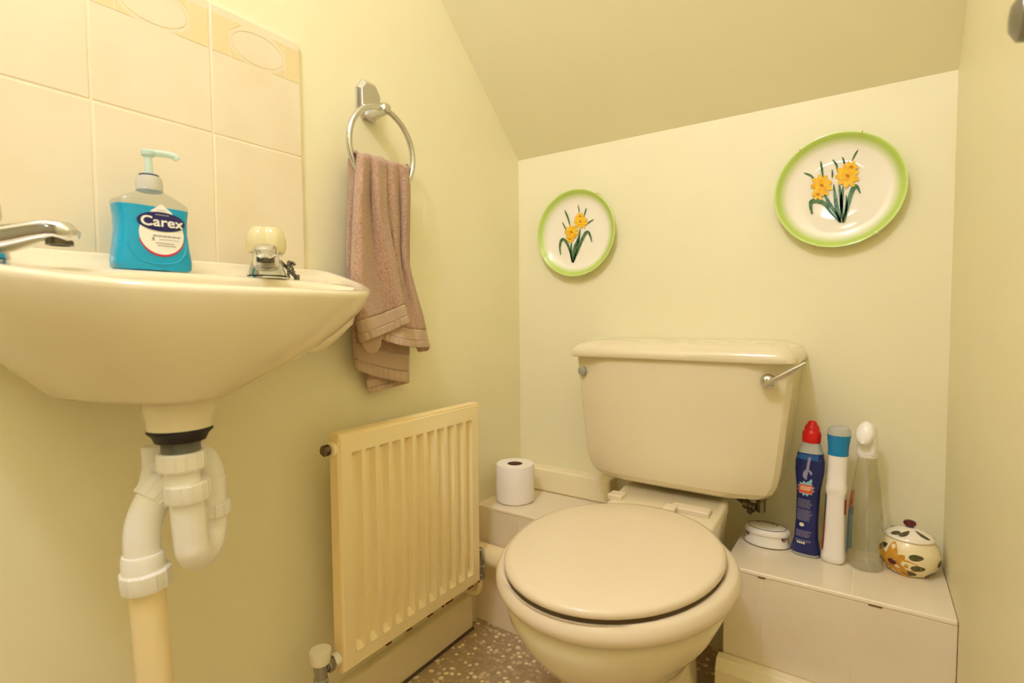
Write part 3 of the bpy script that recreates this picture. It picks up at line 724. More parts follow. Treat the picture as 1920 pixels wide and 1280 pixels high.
b = NB(); box(b, (TX+0.010, -0.262, 0.4085), (TX+0.036, -0.232, 0.421)); lathe(b, [(0.006, 0), (0.006, 0.03)], (TX+0.008, -0.236, 0.414), d=(1, 0, 0), seg=16)
obj('lid_hinge', b, M_seat, to, bevel=0.003)

# cistern
ci = thing('toilet_cistern', 'ivory toilet cistern fixed to the back wall with chrome lever', 'cistern', (TX, -0.09, 0.43))
def cring(z, hw, yf, ch, yb=-0.0015, n=10, rc=0.02):
    # plan outline: flat front, chamfered front sides, straight back
    k = hw*0.66; c = TX
    P = [(c-hw, yb), (c-hw, yf+ch), (c-hw+0.010, yf+ch*0.62), (c-k-0.01, yf+0.0035), (c-k+0.012, yf), (c-k*0.3, yf-0.001), (c+k*0.3, yf-0.001), (c+k-0.012, yf), (c+k+0.01, yf+0.0035), (c+hw-0.010, yf+ch*0.62), (c+hw, yf+ch), (c+hw, yb)]
    return [(x, y, z) for x, y in P]
b = NB()
prof = [(0.4255, 0.150, -0.135), (0.428, 0.168, -0.160), (0.434, 0.184, -0.172), (0.446, 0.198, -0.178), (0.465, 0.2075, -0.181), (0.49, 0.2125, -0.182), (0.56, 0.2200, -0.1835), (0.63, 0.2275, -0.185), (0.7155, 0.2355, -0.186)]
loft(b, [cring(z, hw, yf, 0.034) for z, hw, yf in prof]); obj('body', b, M_china, ci, angle=16, bevel=0.006)
b = NB()
def lring(z, d): 
    hw, yf = 0.2435-d, -0.197+d
    out = []
    for k in range(9):
        a = PI + PI/2*k/8; out.append((TX-hw+0.035+0.035*math.cos(a), yf+0.035+0.035*math.sin(a), z))
    for k in range(9):
        a = 1.5*PI + PI/2*k/8; out.append((TX+hw-0.035+0.035*math.cos(a), yf+0.035+0.035*math.sin(a), z))
    return out + [(TX+hw, -0.0012, z), (TX-hw, -0.0012, z)]
loft(b, [lring(0.7145, 0.010), lring(0.7145, 0.002), lring(0.7165, 0.0), lring(0.728, 0.001), lring(0.737, 0.006), lring(0.744, 0.014), lring(0.7485, 0.026), lring(0.7515, 0.045), lring(0.7525, 0.07)])
obj('lid', b, M_china, ci, angle=60)
b = NB(); p = ony((1091, 695), -0.176); nrm = Vector((-0.18, -1, 0))
lathe(b, [(0.0105, -0.006), (0.0105, 0.0015), (0.009, 0.0025), (0, 0.0025)], p, d=nrm, seg=30); obj('blanking_plug', b, mat('grey_plastic', (168, 168, 150), 0.4), ci, label='grey blanking plug')
lv = ony((1440, 714), -0.186); b = NB()
lathe(b, [(0.0115, 0), (0.0145, 0.003), (0.0145, 0.009), (0.0115, 0.016), (0.006, 0.019), (0, 0.0195)], lv+Vector((0, 0.004, 0)), d=(0.1, -1, 0), seg=30); hb = obj('lever_boss', b, M_chrome, ci)
e = ony((1511, 681), -0.210); s = lv + Vector((-0.006, -0.017, -0.007)); b = NB()
tube(b, cr([s, s.lerp(e, 0.3), s.lerp(e, 0.7), e], 4), [0.0030+0.0016*math.sin(PI*k/12)+0.0006 for k in range(13)], 14); lv_o = obj('flush_lever', b, M_chrome, ci)
# water inlet fittings under the cistern
b = NB(); tube(b, cr([(0.60, -0.055, 0.415), (0.625, -0.075, 0.405), (0.645, -0.085, 0.398)], 6), 0.0052, 14); o = obj('supply_pipe', b, M_brass, ci, label='dark brass supply pipe')
b = NB()
lathe(b, [(0.009, 0), (0.0105, 0.001), (0.0105, 0.011), (0.008, 0.012), (0.008, 0.018), (0.0098, 0.019), (0.0098, 0.026), (0.007, 0.027)], (0.638, -0.082, 0.399), d=(0.93, -0.15, -0.22), seg=12)
lathe(b, [(0.0085, -0.010), (0.0095, -0.004), (0.0095, 0.014), (0.0075, 0.016), (0.011, 0.017), (0.011, 0.0275)], (0.673, -0.088, 0.398), seg=8)
lathe(b, [(0.004, 0), (0.006, 0.004), (0.006, 0.010)], (0.655, -0.094, 0.392), d=(-0.2, -0.8, -0.5), seg=12)
obj('isolating_valve', b, M_brass, ci, angle=25, label='brass isolating valve')

# ------------------------------------------------------------------ daffodil plates on the wall
M_plate = bpy.data.materials.new('green_edged_glaze'); M_plate.use_nodes = True
def plate_nodes(R0):
    nt = M_plate.node_tree; bs = nt.nodes['Principled BSDF']; N = nt.nodes.new; Lk = nt.links.new
    tc = N('ShaderNodeTexCoord'); sp = N('ShaderNodeSeparateXYZ'); Lk(tc.outputs['Object'], sp.inputs['Vector'])
    cb = N('ShaderNodeCombineXYZ'); Lk(sp.outputs['X'], cb.inputs['X']); Lk(sp.outputs['Z'], cb.inputs['Z'])
    ln = N('ShaderNodeVectorMath'); ln.operation = 'LENGTH'; Lk(cb.outputs['Vector'], ln.inputs[0])
    dv = N('ShaderNodeMath'); dv.operation = 'DIVIDE'; dv.inputs[1].default_value = R0; Lk(ln.outputs['Value'], dv.inputs[0])
    r = N('ShaderNodeValToRGB'); e = r.color_ramp.elements
    e[0].position = 0.80; e[0].color = (*lin((248, 242, 226)), 1); e[1].position = 0.93; e[1].color = (*lin((186, 212, 102)), 1)
    k = e.new(0.975); k.color = (*lin((190, 216, 106)), 1); k = e.new(1.0); k.color = (*lin((212, 232, 146)), 1)
    Lk(dv.outputs['Value'], r.inputs['Fac']); Lk(r.outputs['Color'], bs.inputs['Base Color']); bs.inputs['Roughness'].default_value = 0.04
    bs.inputs['Coat Weight'].default_value = 0.3
PRD = 0.1155
plate_nodes(PRD)
def plate(name, label, px, leaves, flowers, scl):
    c = ony(px, -0.018); c.y = 0
    t = thing(name, label, 'plate', (c.x, -0.012, c.z), 'daffodil plates on the back wall')
    b = NB()
    prof = [(0.0, -0.0075), (0.055, -0.0075), (0.083, -0.0085), (0.094, -0.0115), (0.104, -0.0175), (0.112, -0.0225), (0.1150, -0.0245), (0.1165, -0.0240), (0.1160, -0.0220), (0.107, -0.0150), (0.095, -0.0070), (0.080, -0.0035), (0.066, -0.0025), (0.064, -0.0008), (0.060, -0.0008), (0.058, -0.003), (0, -0.003)]
    lathe(b, [(r, -h) for r, h in prof], (c.x, 0, c.z), d=(0, -1, 0), seg=96, cap=False)
    obj('dish', b, M_plate, t, angle=60)
    place = lambda x, y: (lambda q: (q.x, -0.0095 + min(0.0015, 0), q.z))(ony((x, y), -0.0095))
    b = NB()
    for pts, w in leaves: ribbon(b, [scl(p) for p in pts], w, place, 0)
    for (cx, cy), r, (tx, ty) in flowers:
        C2 = scl((cx, cy)); T2 = scl((tx, ty)); R2 = r
        lay = [0]
        def up(k): return lambda x, y: (lambda q: (q.x, -0.0098-0.0002*k, q.z))(ony((x, y), -0.0098))
        for k in range(9):
            a = 2*PI*k/9 + 0.3; blob(b, (C2[0]+0.60*R2*math.cos(a), C2[1]+0.60*R2*math.sin(a)), 0.46*R2, 0.24*R2, up(1+k*0.1), 1, 14, a, 0.06)
        blob(b, C2, 0.42*R2, 0.42*R2, up(3), 1, 16, 0, 0.1)
        blob(b, C2, 0.20*R2, 0.16*R2, up(4), 2, 12, 0.5, 0.12)
        a0 = math.atan2(T2[1]-C2[1], T2[0]-C2[0])
        for k in range(6):
            a = 2*PI*k/6; blob(b, (T2[0]+0.30*R2*math.cos(a), T2[1]+0.28*R2*math.sin(a)), 0.30*R2, 0.17*R2, up(4.5+0.1*k), 1, 12, a, 0.06)
        blob(b, T2, 0.19*R2, 0.13*R2, up(6), 2, 12, 0.2, 0.12)
    obj('painted_daffodils', b, [M_leaf, M_petal, M_trump], t, smooth=False, label='painted daffodils with green leaves')
    for a in (62, 118, 242, 298):
        a = math.radians(a + (8 if px[0] > 1300 else -6)); u = Vector((math.cos(a), 0, math.sin(a))); q = Vector((c.x, 0, c.z)) + u*0.1165
        bb = NB(); tube(bb, [q + Vector((0, -0.002, 0)) + u*0.001, q + Vector((0, -0.024, 0)) + u*0.002, q + Vector((0, -0.027, 0)) - u*0.001, q + Vector((0, -0.0262, 0)) - u*0.0035], 0.0011, 8)
        obj('hanger_clip', bb, mat('clip_wire', (226, 214, 160), 0.3, 0.6), t)
s1 = lambda p: (980+p[0]/5.82, 320+p[1]/5.82)
lv1 = [([(415,920),(405,830),(420,762),(450,750),(490,805),(520,890),(540,1000)], 5.0), ([(548,1005),(600,870),(650,745),(690,675),(720,675),(740,720),(754,778)], 5.4), ([(542,1000),(565,850),(605,750),(628,640)], 5.4), ([(540,1000),(528,890),(530,785)], 4.6), ([(552,1000),(590,850),(622,720)], 4.4),
       ([(458,430),(490,505),(520,608)], 3.4), ([(432,562),(456,605),(475,655)], 2.6), ([(603,372),(612,420),(618,462)], 2.2), ([(694,408),(682,450),(668,498)], 2.6), ([(772,530),(725,560),(680,600)], 2.2)]
plate('wall_plate', 'daffodil plate with green edge, above the cistern end nearest the towel', (1079, 437), lv1, [((633, 555), 13.0, (626, 498)), ((535, 668), 13.0, (515, 745))], s1)
s2 = lambda p: (1420+p[0]/4.74, 220+p[1]/4.74)
lv2 = [([(487,858),(474,795),(482,748),(540,742),(600,768),(650,840),(735,935)], 8.2), ([(770,935),(800,800),(830,680),(865,615),(890,620),(914,672)], 8.4), ([(738,930),(705,800),(678,595)], 8.2), ([(745,930),(650,780),(588,668)], 7.0), ([(762,930),(742,720),(725,580)], 6.4), ([(742,900),(750,720),(764,610)], 6.4), ([(755, 935),(790,800),(790,690)], 5.4),
       ([(415,493),(480,520),(520,578)], 4.0), ([(563,388),(574,460),(583,535)], 4.6), ([(665,462),(667,500),(664,540)], 3.2), ([(670,375),(705,425),(713,485)], 4.2), ([(755,352),(770,390),(776,432)], 4.0), ([(895,288),(866,335),(838,392)], 3.4)]
plate('wall_plate.001', 'green-edged daffodil plate higher on the wall, above the three tall bottles', (1570, 357), lv2, [((572, 605), 20.0, (540, 685)), ((800, 520), 22.0, (835, 442))], s2)

# ------------------------------------------------------------------ things on the ledge
# toilet roll
rl = thing('toilet_roll', 'white toilet roll standing on the ledge by the radiator', 'toilet roll', (0.078, -0.146, ZL))
b = NB(); c = (0.078, -0.146, ZL+0.0008)
lathe(b, [(0.0205, 0.001), (0.048, 0.0), (0.0515, 0.003), (0.0518, 0.095), (0.049, 0.099), (0.0205, 0.0985), (0.0205, 0.05)], c, seg=64, cap=False)
obj('tissue', b, M_paper, rl, angle=45)
b = NB(); lathe(b, [(0.0204, 0.001), (0.0204, 0.0975), (0.0192, 0.0975), (0.0192, 0.002), (0, 0.002)], c, seg=40, cap=False); obj('cardboard_core', b, M_card, rl, angle=45)

# trinket box (oval)
TB = (0.6835, -0.072)
tb = thing('trinket_box', 'small oval white china trinket box with flower print and lid', 'trinket box', (*TB, ZL))
M_wch = mat('white_china', (246, 240, 228), 0.1, coat=0.3); M_gold = mat('dark_gold_line', (112, 92, 58), 0.3)
def oring(k, z, a=0.0455, bq=0.034): return sell(TB[0], TB[1], a*k, bq*k, ZL+z, 2.0, 56)
b = NB(); loft(b, [oring(0.94, 0.0006), oring(1.0, 0.002), oring(1.0, 0.006), oring(0.93, 0.010), oring(0.91, 0.024), oring(0.88, 0.025)]); obj('bowl', b, M_wch, tb)
b = NB()
def sc2(k, z): # scalloped lid edge
    out = []
    for i, p in enumerate(sell(TB[0], TB[1], 0.0455*k, 0.034*k, ZL+z, 2.0, 112)):
        f = 1 + 0.012*math.cos(i*PI*2*28/112); out.append((TB[0]+(p[0]-TB[0])*f, TB[1]+(p[1]-TB[1])*f, p[2]))
    return out
loft(b, [sc2(0.92, 0.0252), sc2(0.985, 0.0258), sc2(0.985, 0.0305), sc2(0.93, 0.0345), sc2(0.80, 0.0372), sc2(0.5, 0.0385), sc2(0.1, 0.0387)]); obj('lid', b, M_wch, tb)
b = NB(); tube(b, [Vector(p) for p in oring(0.815, 0.0370)], 0.0008, 6, closed=True); tube(b, [Vector(p) for p in oring(1.0, 0.0018)], 0.0006, 6, closed=True); obj('gold_line', b, M_gold, tb)
b = NB(); random.seed(3)
M_pink = mat('pink_print', (206, 120, 100), 0.2); M_grn = mat('green_print', (96, 112, 70), 0.2); M_prp = mat('purple_print', (130, 70, 84), 0.2)
for k in range(16):
    a = PI*(0.15+0.7*k/15); x = TB[0]+0.024*math.cos(a)*random.uniform(0.8, 1.1); y = TB[1]+0.003+0.012*math.sin(a)
    blob(b, (x, y), 0.0030, 0.0022, lambda p, q, k=k: (p, q, ZL+0.0389+k*0.00003), k % 3, 10, random.random()*3)
def oside(a, h): return Vector((TB[0]+0.0455*0.922*math.cos(a), TB[1]+0.034*0.922*math.sin(a), ZL+h))
obj('lid_flowers', b, [M_pink, M_grn, M_prp], tb, smooth=False)
for a0 in (-148, -34):
    b = NB()
    for (da, h, mi) in ((0, 0.016, 0), (6, 0.012, 1), (-5, 0.020, 2), (5, 0.020, 0), (-4, 0.012, 2)):
        blob(b, (math.radians(a0+da), h+0.001), 0.075, 0.0034, lambda p, q: oside(p, q), mi, 10)
    obj('side_flower', b, [M_pink, M_grn, M_prp], tb, smooth=False)

def sxring(c, w, d, z, n, seg=48, rot=0.0):
    out = []
    for k in range(seg):
        t = 2*PI*k/seg; co, s = math.cos(t), math.sin(t)
        x, y = w*math.copysign(abs(co)**(2/n), co), d*math.copysign(abs(s)**(2/n), s)
        out.append((c[0]+x*math.cos(rot)-y*math.sin(rot), c[1]+x*math.sin(rot)+y*math.cos(rot), z))
    return out
def interp(P, z):
    for A, B in zip(P[:-1], P[1:]):
        if A[0] <= z <= B[0]:
            q = (z-A[0])/(B[0]-A[0]); return [A[i]+(B[i]-A[i])*q for i in range(1, len(A))]
    return list(P[-1][1:]) if z > P[-1][0] else list(P[0][1:])
# blue toilet cleaner
BC = (0.7575, -0.086); LEAN = 0.030
bl = thing('toilet_cleaner_bottle', 'navy toilet cleaner bottle with red cap beside the cistern', 'bottle', (*BC, ZL))
# (height, half width, half depth)
BP = [(h, w*0.94, d*0.94) for h, w, d in [(0.0, 0.0265, 0.0185), (0.004, 0.0285, 0.0205), (0.014, 0.0280, 0.0205), (0.034, 0.0232, 0.0185), (0.07, 0.0215, 0.0175), (0.11, 0.0222, 0.0180), (0.135, 0.0228, 0.0185), (0.155, 0.0255, 0.0195), (0.175, 0.0278, 0.0200), (0.195, 0.0278, 0.0198), (0.211, 0.0245, 0.0190), (0.218, 0.0215, 0.0180), (0.226, 0.0190, 0.0165), (0.236, 0.0155, 0.0150), (0.240, 0.0145, 0.0145)]]
def bsk(p): # the bottle leans slightly
    return (p[0] + (p[2]-ZL)*LEAN, p[1], p[2])
BROT = math.radians(-8)
def brings(z0, z1, g=0.0):
    zs_ = [z0] + [r[0] for r in BP if z0 < r[0] < z1] + [z1]
    return [[bsk(p) for p in sxring(BC, interp(BP, z)[0]+g, interp(BP, z)[1]+g, ZL+z+0.0006, 2.6, 56, BROT)] for z in zs_]
M_navyb = mat('navy_bottle', (34, 46, 112), 0.22, var=(18, (28, 36, 92), 0.3, 0.7)); M_pale = mat('pale_clear_plastic', (214, 216, 206), 0.2, trans=0.35, ior=1.25); M_red = mat('red_cap', (214, 24, 18), 0.3)
b = NB(); loft(b, brings(0.0, 0.006)); obj('clear_base', b, M_pale, bl)
b = NB(); loft(b, brings(0.006, 0.212)); obj('body', b, M_navyb, bl, angle=50)
b = NB(); loft(b, brings(0.2122, 0.240)); obj('shoulder', b, M_pale, bl, angle=50)
b = NB(); lathe(b, [(0.0164, 0.234), (0.0170, 0.237), (0.0170, 0.252), (0.0148, 0.257), (0.0135, 0.2585), (0.0135, 0.264), (0.0100, 0.270), (0.0088, 0.271), (0.0080, 0.275), (0.004, 0.2775), (0, 0.278)], bsk((BC[0], BC[1], ZL)), d=(LEAN, 0, 1), seg=36, cap=False)
o = obj('cap', b, M_red, bl, angle=50, label='red screw cap')
def bface(x, z, e=0.0006): # point on the front face of the blue bottle
    w, d = interp(BP, z); w += 1e-4; q = d*max(0.0, 1-min(1, abs(x)/w)**2.6)**(1/2.6)
    X = x*math.cos(BROT) + (q+e)*math.sin(BROT); Y = x*math.sin(BROT) - (q+e)*math.cos(BROT)
    return bsk((BC[0]+X, BC[1]+Y, ZL+z))
def quad(b, fn, x0, x1, z0, z1, mi, nx=4):
    for k in range(nx):
        a, c = x0+(x1-x0)*k/nx, x0+(x1-x0)*(k+1)/nx
        b.faces.new([b.verts.new(fn(*q)) for q in ((a, z0), (c, z0), (c, z1), (a, z1))]).material_index = mi
b = NB(); random.seed(8)
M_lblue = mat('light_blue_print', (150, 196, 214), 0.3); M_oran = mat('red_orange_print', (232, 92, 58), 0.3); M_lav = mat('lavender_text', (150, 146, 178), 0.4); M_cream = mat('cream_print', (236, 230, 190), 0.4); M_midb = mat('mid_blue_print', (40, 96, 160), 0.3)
quad(b, bface, -0.022, 0.022, 0.200, 0.2115, 4, 8)
star = [(math.cos(2*PI*k/24)*(0.0165 if k % 2 else 0.0125), math.sin(2*PI*k/24)*(0.0165 if k % 2 else 0.0125)) for k in range(24)]
c0 = b.verts.new(bface(-0.002, 0.141)); vs = [b.verts.new(bface(-0.002+p[0], 0.141+p[1])) for p in star]
for i in range(24): b.faces.new((c0, vs[i], vs[(i+1)%24])).material_index = 0
ribbon(b, [(0.004, 0.150), (0.006, 0.156), (0.008, 0.162)], 0.006, lambda x, z: bface(x, z, 0.0007), 0)
quad(b, lambda x, z: bface(x, z, 0.0010), -0.0145, 0.0105, 0.1315, 0.1490, 1, 6)
for zz_ in (0.1455, 0.1425, 0.1395): quad(b, lambda x, z: bface(x, z, 0.0013), -0.010+random.uniform(-.002, .002), 0.007+random.uniform(-.002, .002), zz_-0.0016, zz_, 3, 4)
# pale streak, swoosh and splash near the top
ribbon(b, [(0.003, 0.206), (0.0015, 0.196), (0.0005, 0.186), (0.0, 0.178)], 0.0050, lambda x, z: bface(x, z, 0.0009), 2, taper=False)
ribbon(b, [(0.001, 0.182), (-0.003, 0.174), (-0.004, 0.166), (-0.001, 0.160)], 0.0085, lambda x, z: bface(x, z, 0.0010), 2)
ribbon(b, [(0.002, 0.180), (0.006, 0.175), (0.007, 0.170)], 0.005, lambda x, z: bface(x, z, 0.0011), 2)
z = 0.1185
while z > 0.030:
    if not (0.0975 < z < 0.1005 or 0.056 < z < 0.075 or 0.069 < z < 0.072 or 0.036 < z < 0.041):
        x = -0.0165+random.uniform(0, 0.0015); xe = 0.0095+random.uniform(-0.003, 0.003)
        while x < xe:
            l = random.uniform(0.002, 0.005); quad(b, bface, x, min(x+l, xe), z-0.0010, z, 2, 2); x += l+0.0008
    z -= 0.0024
blob(b, (-0.006, 0.0655), 0.0046, 0.0040, lambda x, z: bface(x, z), 3)
for k in range(4): quad(b, bface, -0.013+k*0.004, -0.010+k*0.004, 0.0265, 0.0305, 3, 1)
obj('back_label', b, [M_lblue, M_oran, M_lav, M_cream, M_midb], bl, smooth=False, label='printed back label with red panel')

# white spray can
SCn = (0.8085, -0.0905)
sp = thing('air_freshener_bottle', 'slim white bottle with teal collar between the navy and clear bottles', 'bottle', (*SCn, ZL))
PP = [(h, w*0.88, d*0.88) for h, w, d in [(0.0, 0.0195, 0.0195), (0.003, 0.0235, 0.0225), (0.012, 0.0240, 0.0228), (0.02, 0.0222, 0.0212), (0.07, 0.0205, 0.0200), (0.130, 0.0192, 0.0188), (0.137, 0.0195, 0.0190), (0.142, 0.0212, 0.0205), (0.152, 0.0212, 0.0205), (0.157, 0.0196, 0.0190), (0.19, 0.0190, 0.0185), (0.2145, 0.0192, 0.0187)]]
SLN = 0.022
ssk = lambda p: (p[0]+(p[2]-ZL)*SLN-0.002, p[1], p[2])
def srings(P, z0, z1, n=2.8):
    zs_ = [z0] + [r[0] for r in P if z0 < r[0] < z1] + [z1]
    return [[ssk(p) for p in sxring(SCn, interp(P, z)[0], interp(P, z)[1], ZL+z+0.0006, n, 56, math.radians(-6))] for z in zs_]
b = NB(); loft(b, srings(PP, 0, 0.2145)); obj('body', b, mat('white_bottle_plastic', (246, 240, 232), 0.25), sp, angle=50)
P2 = [(h, w*0.88, d*0.88) for h, w, d in [(0.2147, 0.0202, 0.0198), (0.225, 0.0198, 0.0195), (0.240, 0.0212, 0.0205), (0.2545, 0.0232, 0.0222)]]
b = NB(); loft(b, srings(P2, 0.2147, 0.2545, 2.3)); obj('collar', b, mat('teal_plastic', (14, 138, 200), 0.2, trans=0.05), sp, label='teal collar')
P3 = [(h, w*0.88, d*0.88) for h, w, d in [(0.2547, 0.0230, 0.0220), (0.262, 0.0225, 0.0215), (0.268, 0.0195, 0.0188), (0.271, 0.012, 0.012), (0.2718, 0.002, 0.002)]]
b = NB(); loft(b, srings(P3, 0.2547, 0.2718, 2.1)); obj('clear_cap', b, mat('frosted_clear_cap', (224, 226, 216), 0.3, trans=0.5, ior=1.3), sp)
b = NB()
def sside(a, z, e=0.0007):
    w, d = interp(PP, z); x, y = (w+e)*math.copysign(abs(math.cos(a))**(2/2.8), math.cos(a)), (d+e)*math.copysign(abs(math.sin(a))**(2/2.8), math.sin(a))
    r = math.radians(-6); return ssk((SCn[0]+x*math.cos(r)-y*math.sin(r), SCn[1]+x*math.sin(r)+y*math.cos(r), ZL+z))
M_teal = mat('teal_print', (24, 104, 124), 0.3); M_redp = mat('red_print', (176, 52, 44), 0.3)
def wrap(b, fn, a0, a1, z0, z1, mi, n=8, nz=4):
    for i in range(n):
        for j in range(nz):
            A, B = a0+(a1-a0)*i/n, a0+(a1-a0)*(i+1)/n; c, e = z0+(z1-z0)*j/nz, z0+(z1-z0)*(j+1)/nz
            b.faces.new([b.verts.new(fn(math.radians(p), q)) for p, q in ((A, c), (B, c), (B, e), (A, e))]).material_index = mi
wrap(b, sside, 140, 222, 0.11, 0.136, 0); wrap(b, sside, 140, 224, 0.024, 0.075, 1); wrap(b, sside, 140, 222, 0.075, 0.11, 2)
obj('side_label', b, [M_teal, M_redp, mat('brown_print', (118, 66, 44), 0.3)], sp, smooth=False, label='coloured side label')
b = NB(); wrap(b, sside, -30, 20, 0.10, 0.13, 0); obj('red_label', b, M_redp, sp, smooth=False)

# clear trigger spray bottle
GC = (0.8590, -0.084)
gb = thing('spray_bottle', 'clear empty trigger spray bottle with white head beside the flowered pot', 'bottle', (*GC, ZL))
GP = [(h, r*0.89) for h, r in [(0.0, 0.030), (0.003, 0.0335), (0.010, 0.0345), (0.04, 0.0342), (0.08, 0.0332), (0.115, 0.0312), (0.15, 0.0268), (0.178, 0.0226), (0.200, 0.0194), (0.212, 0.0182), (0.217, 0.0170), (0.224, 0.0160)]]
b = NB(); inner = [(r-0.0012, h+0.002) for h, r in GP[:-1]] + [(GP[-1][1]-0.0012, GP[-1][0])]
lathe(b, [(0.0, 0.0008)] + [(r, h+0.0006) for h, r in GP] + inner[::-1] + [(0.012, 0.005), (0.0, 0.0065)], (*GC, ZL), seg=56, cap=False)
M_glass = thin_clear('clear_bottle_plastic', (252, 252, 250))
obj('bottle', b, M_glass, gb, angle=50)
b = NB(); lathe(b, [(0.0160, 0.2165), (0.0168, 0.218), (0.0168, 0.2215), (0.010, 0.2225)], (*GC, ZL), seg=30); obj('screw_collar', b, mat('white_trigger_plastic', (246, 242, 234), 0.25), gb)
M_trg = MATS['white_trigger_plastic']
b = NB()
dd = Vector((0.25, 1, 0)).normalized(); sd = Vector((dd.y, -dd.x, 0)) * -1; upv = Vector((0, 0, 1)); GO = Vector((*GC, ZL))
def hs(f, z, w, h, tilt):
    n = (dd*math.cos(tilt) + upv*math.sin(tilt)); u2 = sd.cross(n).normalized(); u2 = u2 if u2.z > 0 else -u2
    return [GO + dd*f + upv*z + sd*(w*0.86*math.cos(2*PI*k/32)) + u2*(h*1.08*math.sin(2*PI*k/32)) for k in range(32)]
loft(b, [hs(-0.030, 0.2645, 0.004, 0.006, -0.35), hs(-0.029, 0.2645, 0.0125, 0.0165, -0.35), hs(-0.024, 0.2645, 0.0165, 0.0205, -0.3), hs(-0.012, 0.264, 0.0178, 0.0215, -0.1), hs(0.004, 0.262, 0.0165, 0.019, 0), hs(0.020, 0.262, 0.0120, 0.0125, 0), hs(0.030, 0.262, 0.0095, 0.0095, 0), hs(0.0305, 0.262, 0.003, 0.003, 0)])
obj('spray_head', b, M_trg, gb, angle=60)
b = NB(); loft(b, [[GO + dd*f*0.86 + sd*s*0.86 + upv*z for f, s in ((-0.017, -0.0145), (-0.012, -0.0185), (0.014, -0.0165), (0.018, -0.010), (0.018, 0.010), (0.014, 0.0165), (-0.012, 0.0185), (-0.017, 0.0145))] for z in (0.2215, 0.256)]); obj('head_skirt', b, M_trg, gb, bevel=0.003)
b = NB(); tube(b, cr([GO + dd*0.020 + upv*0.250, GO + dd*0.029 + upv*0.240, GO + dd*0.031 + upv*0.226], 6), 0.0042, 12); obj('trigger', b, M_trg, gb)
b = NB(); tube(b, [(GC[0], GC[1], ZL+0.235), (GC[0]+0.004, GC[1]-0.003, ZL+0.012)], 0.0022, 10); obj('dip_tube', b, mat('clear_tube', (240, 240, 232), 0.1, trans=0.8, ior=1.2), gb)
b = NB()
def gside(a, z): r = interp(GP, z)[0]+0.0005; return (GC[0]+r*math.cos(a), GC[1]+r*math.sin(a), ZL+z)
wrap(b, gside, 135, 198, 0.022, 0.11, 0); obj('side_label', b, mat('pale_blue_print', (92, 148, 184), 0.35), gb, smooth=False, label='pale blue label')
b = NB(); wrap(b, gside, 140, 200, 0.112, 0.145, 0); obj('neck_label', b, mat('bright_red_print', (222, 66, 48), 0.35), gb, smooth=False, label='red label')

# flowered pot
JC = (0.929, -0.057)
jp = thing('sugar_pot', 'round cream lidded pot painted with yellow flower in the ledge corner', 'pot', (*JC, ZL))
JP = [(h, r*0.95) for h, r in [(0.0, 0.034), (0.002, 0.0365), (0.008, 0.0425), (0.018, 0.0485), (0.030, 0.0515), (0.042, 0.0508), (0.054, 0.0465), (0.062, 0.0405), (0.065, 0.0385)]]
M_cer = mat('cream_pottery', (246, 230, 186), 0.12, coat=0.3)
b = NB(); lathe(b, [(r, h+0.0006) for h, r in JP] + [(0.034, 0.065)], (*JC, ZL), seg=60); obj('pot', b, M_cer, jp, angle=50)
b = NB(); LP = [(h, r*0.95) for h, r in [(0.0655, 0.0375), (0.0670, 0.0415), (0.0690, 0.0412), (0.0745, 0.034), (0.0800, 0.022), (0.0835, 0.012), (0.0850, 0.008)]]
lathe(b, [(0.036, 0.0652)] + [(r, h) for h, r in LP] + [(0, 0.0855)], (*JC, ZL), seg=56); obj('lid', b, mat('white_pottery', (248, 238, 216), 0.12, coat=0.3), jp, angle=50)
b = NB(); lathe(b, [(0.006, 0.0845), (0.0075, 0.087), (0.0105, 0.091), (0.0095, 0.0955), (0.005, 0.0975), (0, 0.098)], (*JC, ZL), seg=28); obj('lid_knob', b, mat('maroon_glaze', (92, 26, 34), 0.15), jp, label='maroon lid knob')
b = NB()
def jside(P, e=0.0006):
    def f(a, z): r = interp(P, z)[0]+e; return (JC[0]+r*math.cos(a), JC[1]+r*math.sin(a), ZL+z+0.0006)
    return f
def jblob(c, ra, rz_, rot, mi, P=JP, e=0.0006, seg=18):
    fn = jside(P, e); R0 = interp(P, c[1])[0]
    pts = []
    for k in range(seg):
        t = 2*PI*k/seg; x, y = ra*math.cos(t), rz_*math.sin(t)*(1-0.25*math.cos(t))
        pts.append((math.radians(c[0]) + (x*math.cos(rot)-y*math.sin(rot))/R0, c[1]+x*math.sin(rot)+y*math.cos(rot)))
    cv = b.verts.new(fn(math.radians(c[0]), c[1])); vs = [b.verts.new(fn(*p)) for p in pts]
    for i in range(seg): b.faces.new((cv, vs[i], vs[(i+1)%seg])).material_index = mi
M_ochre = mat('ochre_yellow_glaze', (220, 166, 58), 0.15, var=(90, (198, 138, 40), 0.4, 0.7)); M_olive = mat('dark_olive_glaze', (78, 72, 42), 0.15, var=(140, (104, 98, 60), 0.4, 0.7))
F0 = (-124, 0.0255)
for k, (rot, L) in enumerate(((-0.05, 0.020), (0.75, 0.012), (1.62, 0.0165), (2.85, 0.016), (4.0, 0.0135), (5.35, 0.0175))):
    R0 = 0.0515
    jblob((F0[0]+math.degrees(L*1.15*math.cos(rot)/R0), F0[1]+L*1.0*math.sin(rot)), L*1.2, L*0.60, rot, 0, e=0.0006+0.0001*k)
jblob(F0, 0.0075, 0.0050, 0, 1, e=0.0018)
obj('painted_flower', b, [M_ochre, MATS['maroon_glaze']], jp, smooth=False, label='painted yellow flower')
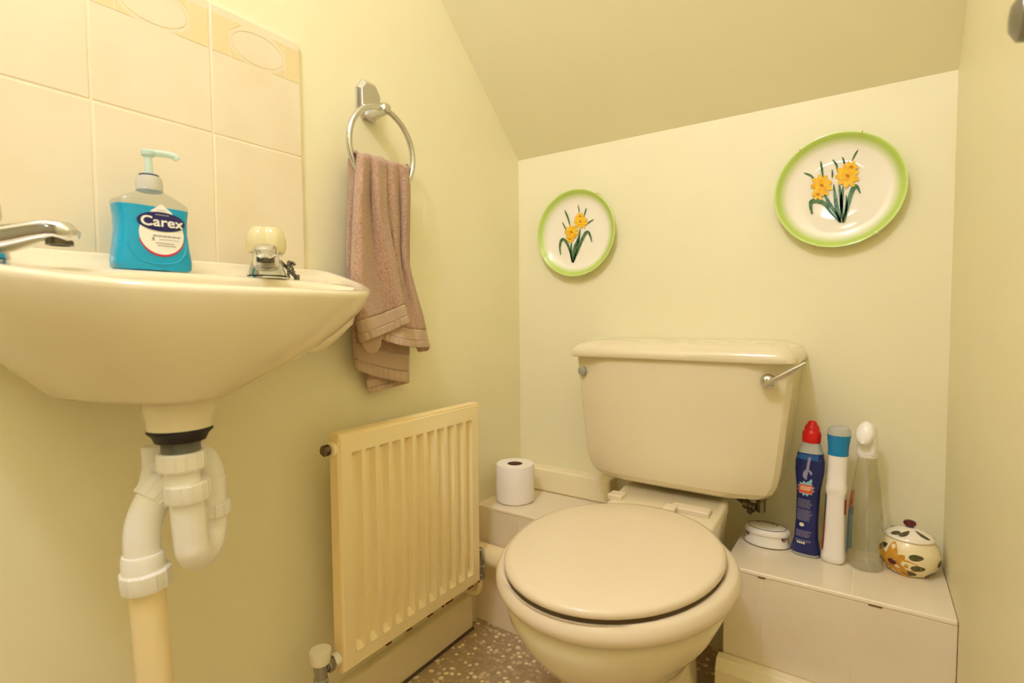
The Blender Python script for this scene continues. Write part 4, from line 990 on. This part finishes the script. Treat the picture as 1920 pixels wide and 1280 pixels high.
for c, rot in (((-80, 0.043), 0.1), ((-76, 0.023), 0.05), ((-152, 0.047), 0.6), ((-150, 0.018), -0.4), ((-92, 0.009), 0.0), ((-20, 0.03), 0.2), ((-38, 0.008), 0.3)):
    b = NB(); jblob(c, 0.0115, 0.0055, rot, 0); obj('painted_leaf', b, M_olive, jp, smooth=False)
for c, rot in (((-135, 0.0752), 0.2), ((-108, 0.0775), 0.5), ((-46, 0.0772), -0.7), ((150, 0.075), 0.3)):
    b = NB(); jblob(c, 0.0075, 0.0030, rot, 0, P=LP, e=0.0007); obj('painted_leaf', b, M_olive, jp, smooth=False)

# round metal fitting on the right-hand wall
kb = thing('wall_fitting', 'round grey metal fitting on the plain wall at the picture edge', 'fitting', (W, -0.50, 1.12))
kc = onx((1936, 28), 0.965)
b = NB(); lathe(b, [(0.020, 0.0003), (0.020, 0.004), (0.009, 0.007), (0.008, 0.012)], (W, kc.y, kc.z), d=(-1, 0, 0), seg=36); obj('rose', b, M_brush, kb)
b = NB(); lathe(b, [(0.008, 0.012), (0.017, 0.015), (0.021, 0.021), (0.019, 0.029), (0.011, 0.034), (0, 0.035)], (W, kc.y, kc.z), d=(-1, 0, 0), seg=36); obj('knob', b, mat('grey_satin_metal', (150, 148, 140), 0.35, 0.8), kb)

# ------------------------------------------------------------------ light
def light(name, kind, loc, energy, color, size=0.1, rot=None):
    L = bpy.data.lights.new(name, kind); L.energy = energy; L.color = color
    if kind == 'AREA': L.shape = 'DISK'; L.size = size
    else: L.shadow_soft_size = size
    o = bpy.data.objects.new(name, L); COL.objects.link(o); o.location = loc
    if rot: o.rotation_euler = rot
    return o
light('ceiling_bulb', 'POINT', (0.50, -1.58, 2.16), 20.6, (1.0, 1.04, 1.52), 0.07)
light('hall_fill', 'POINT', (0.55, -2.75, 2.05), 2.0, (1.0, 0.97, 0.95), 0.08)  # added fill, out of view: brightens the hall walls that the chrome reflects
for q in (0, 1): light('hall_daylight', 'AREA', (0.675+0.05*q, -2.45, 1.485-0.02*q), 0.16, (0.72, 0.86, 1.0), 0.036, (math.radians(80), 0, 0))
wd = bpy.data.worlds.new('hall'); SC.world = wd; wd.use_nodes = True
bg = wd.node_tree.nodes['Background']; bg.inputs['Color'].default_value = (1.0, 0.98, 0.92, 1); bg.inputs['Strength'].default_value = 0.17
SC.view_settings.view_transform = 'Standard'; SC.view_settings.look = 'None'
SC.view_settings.exposure = -0.04; SC.view_settings.gamma = 1.0; SC.view_settings.use_curve_mapping = False
SC.cycles.max_bounces = 14; SC.cycles.transparent_max_bounces = 24; SC.cycles.diffuse_bounces = 8; SC.cycles.transmission_bounces = 12; SC.cycles.glossy_bounces = 6
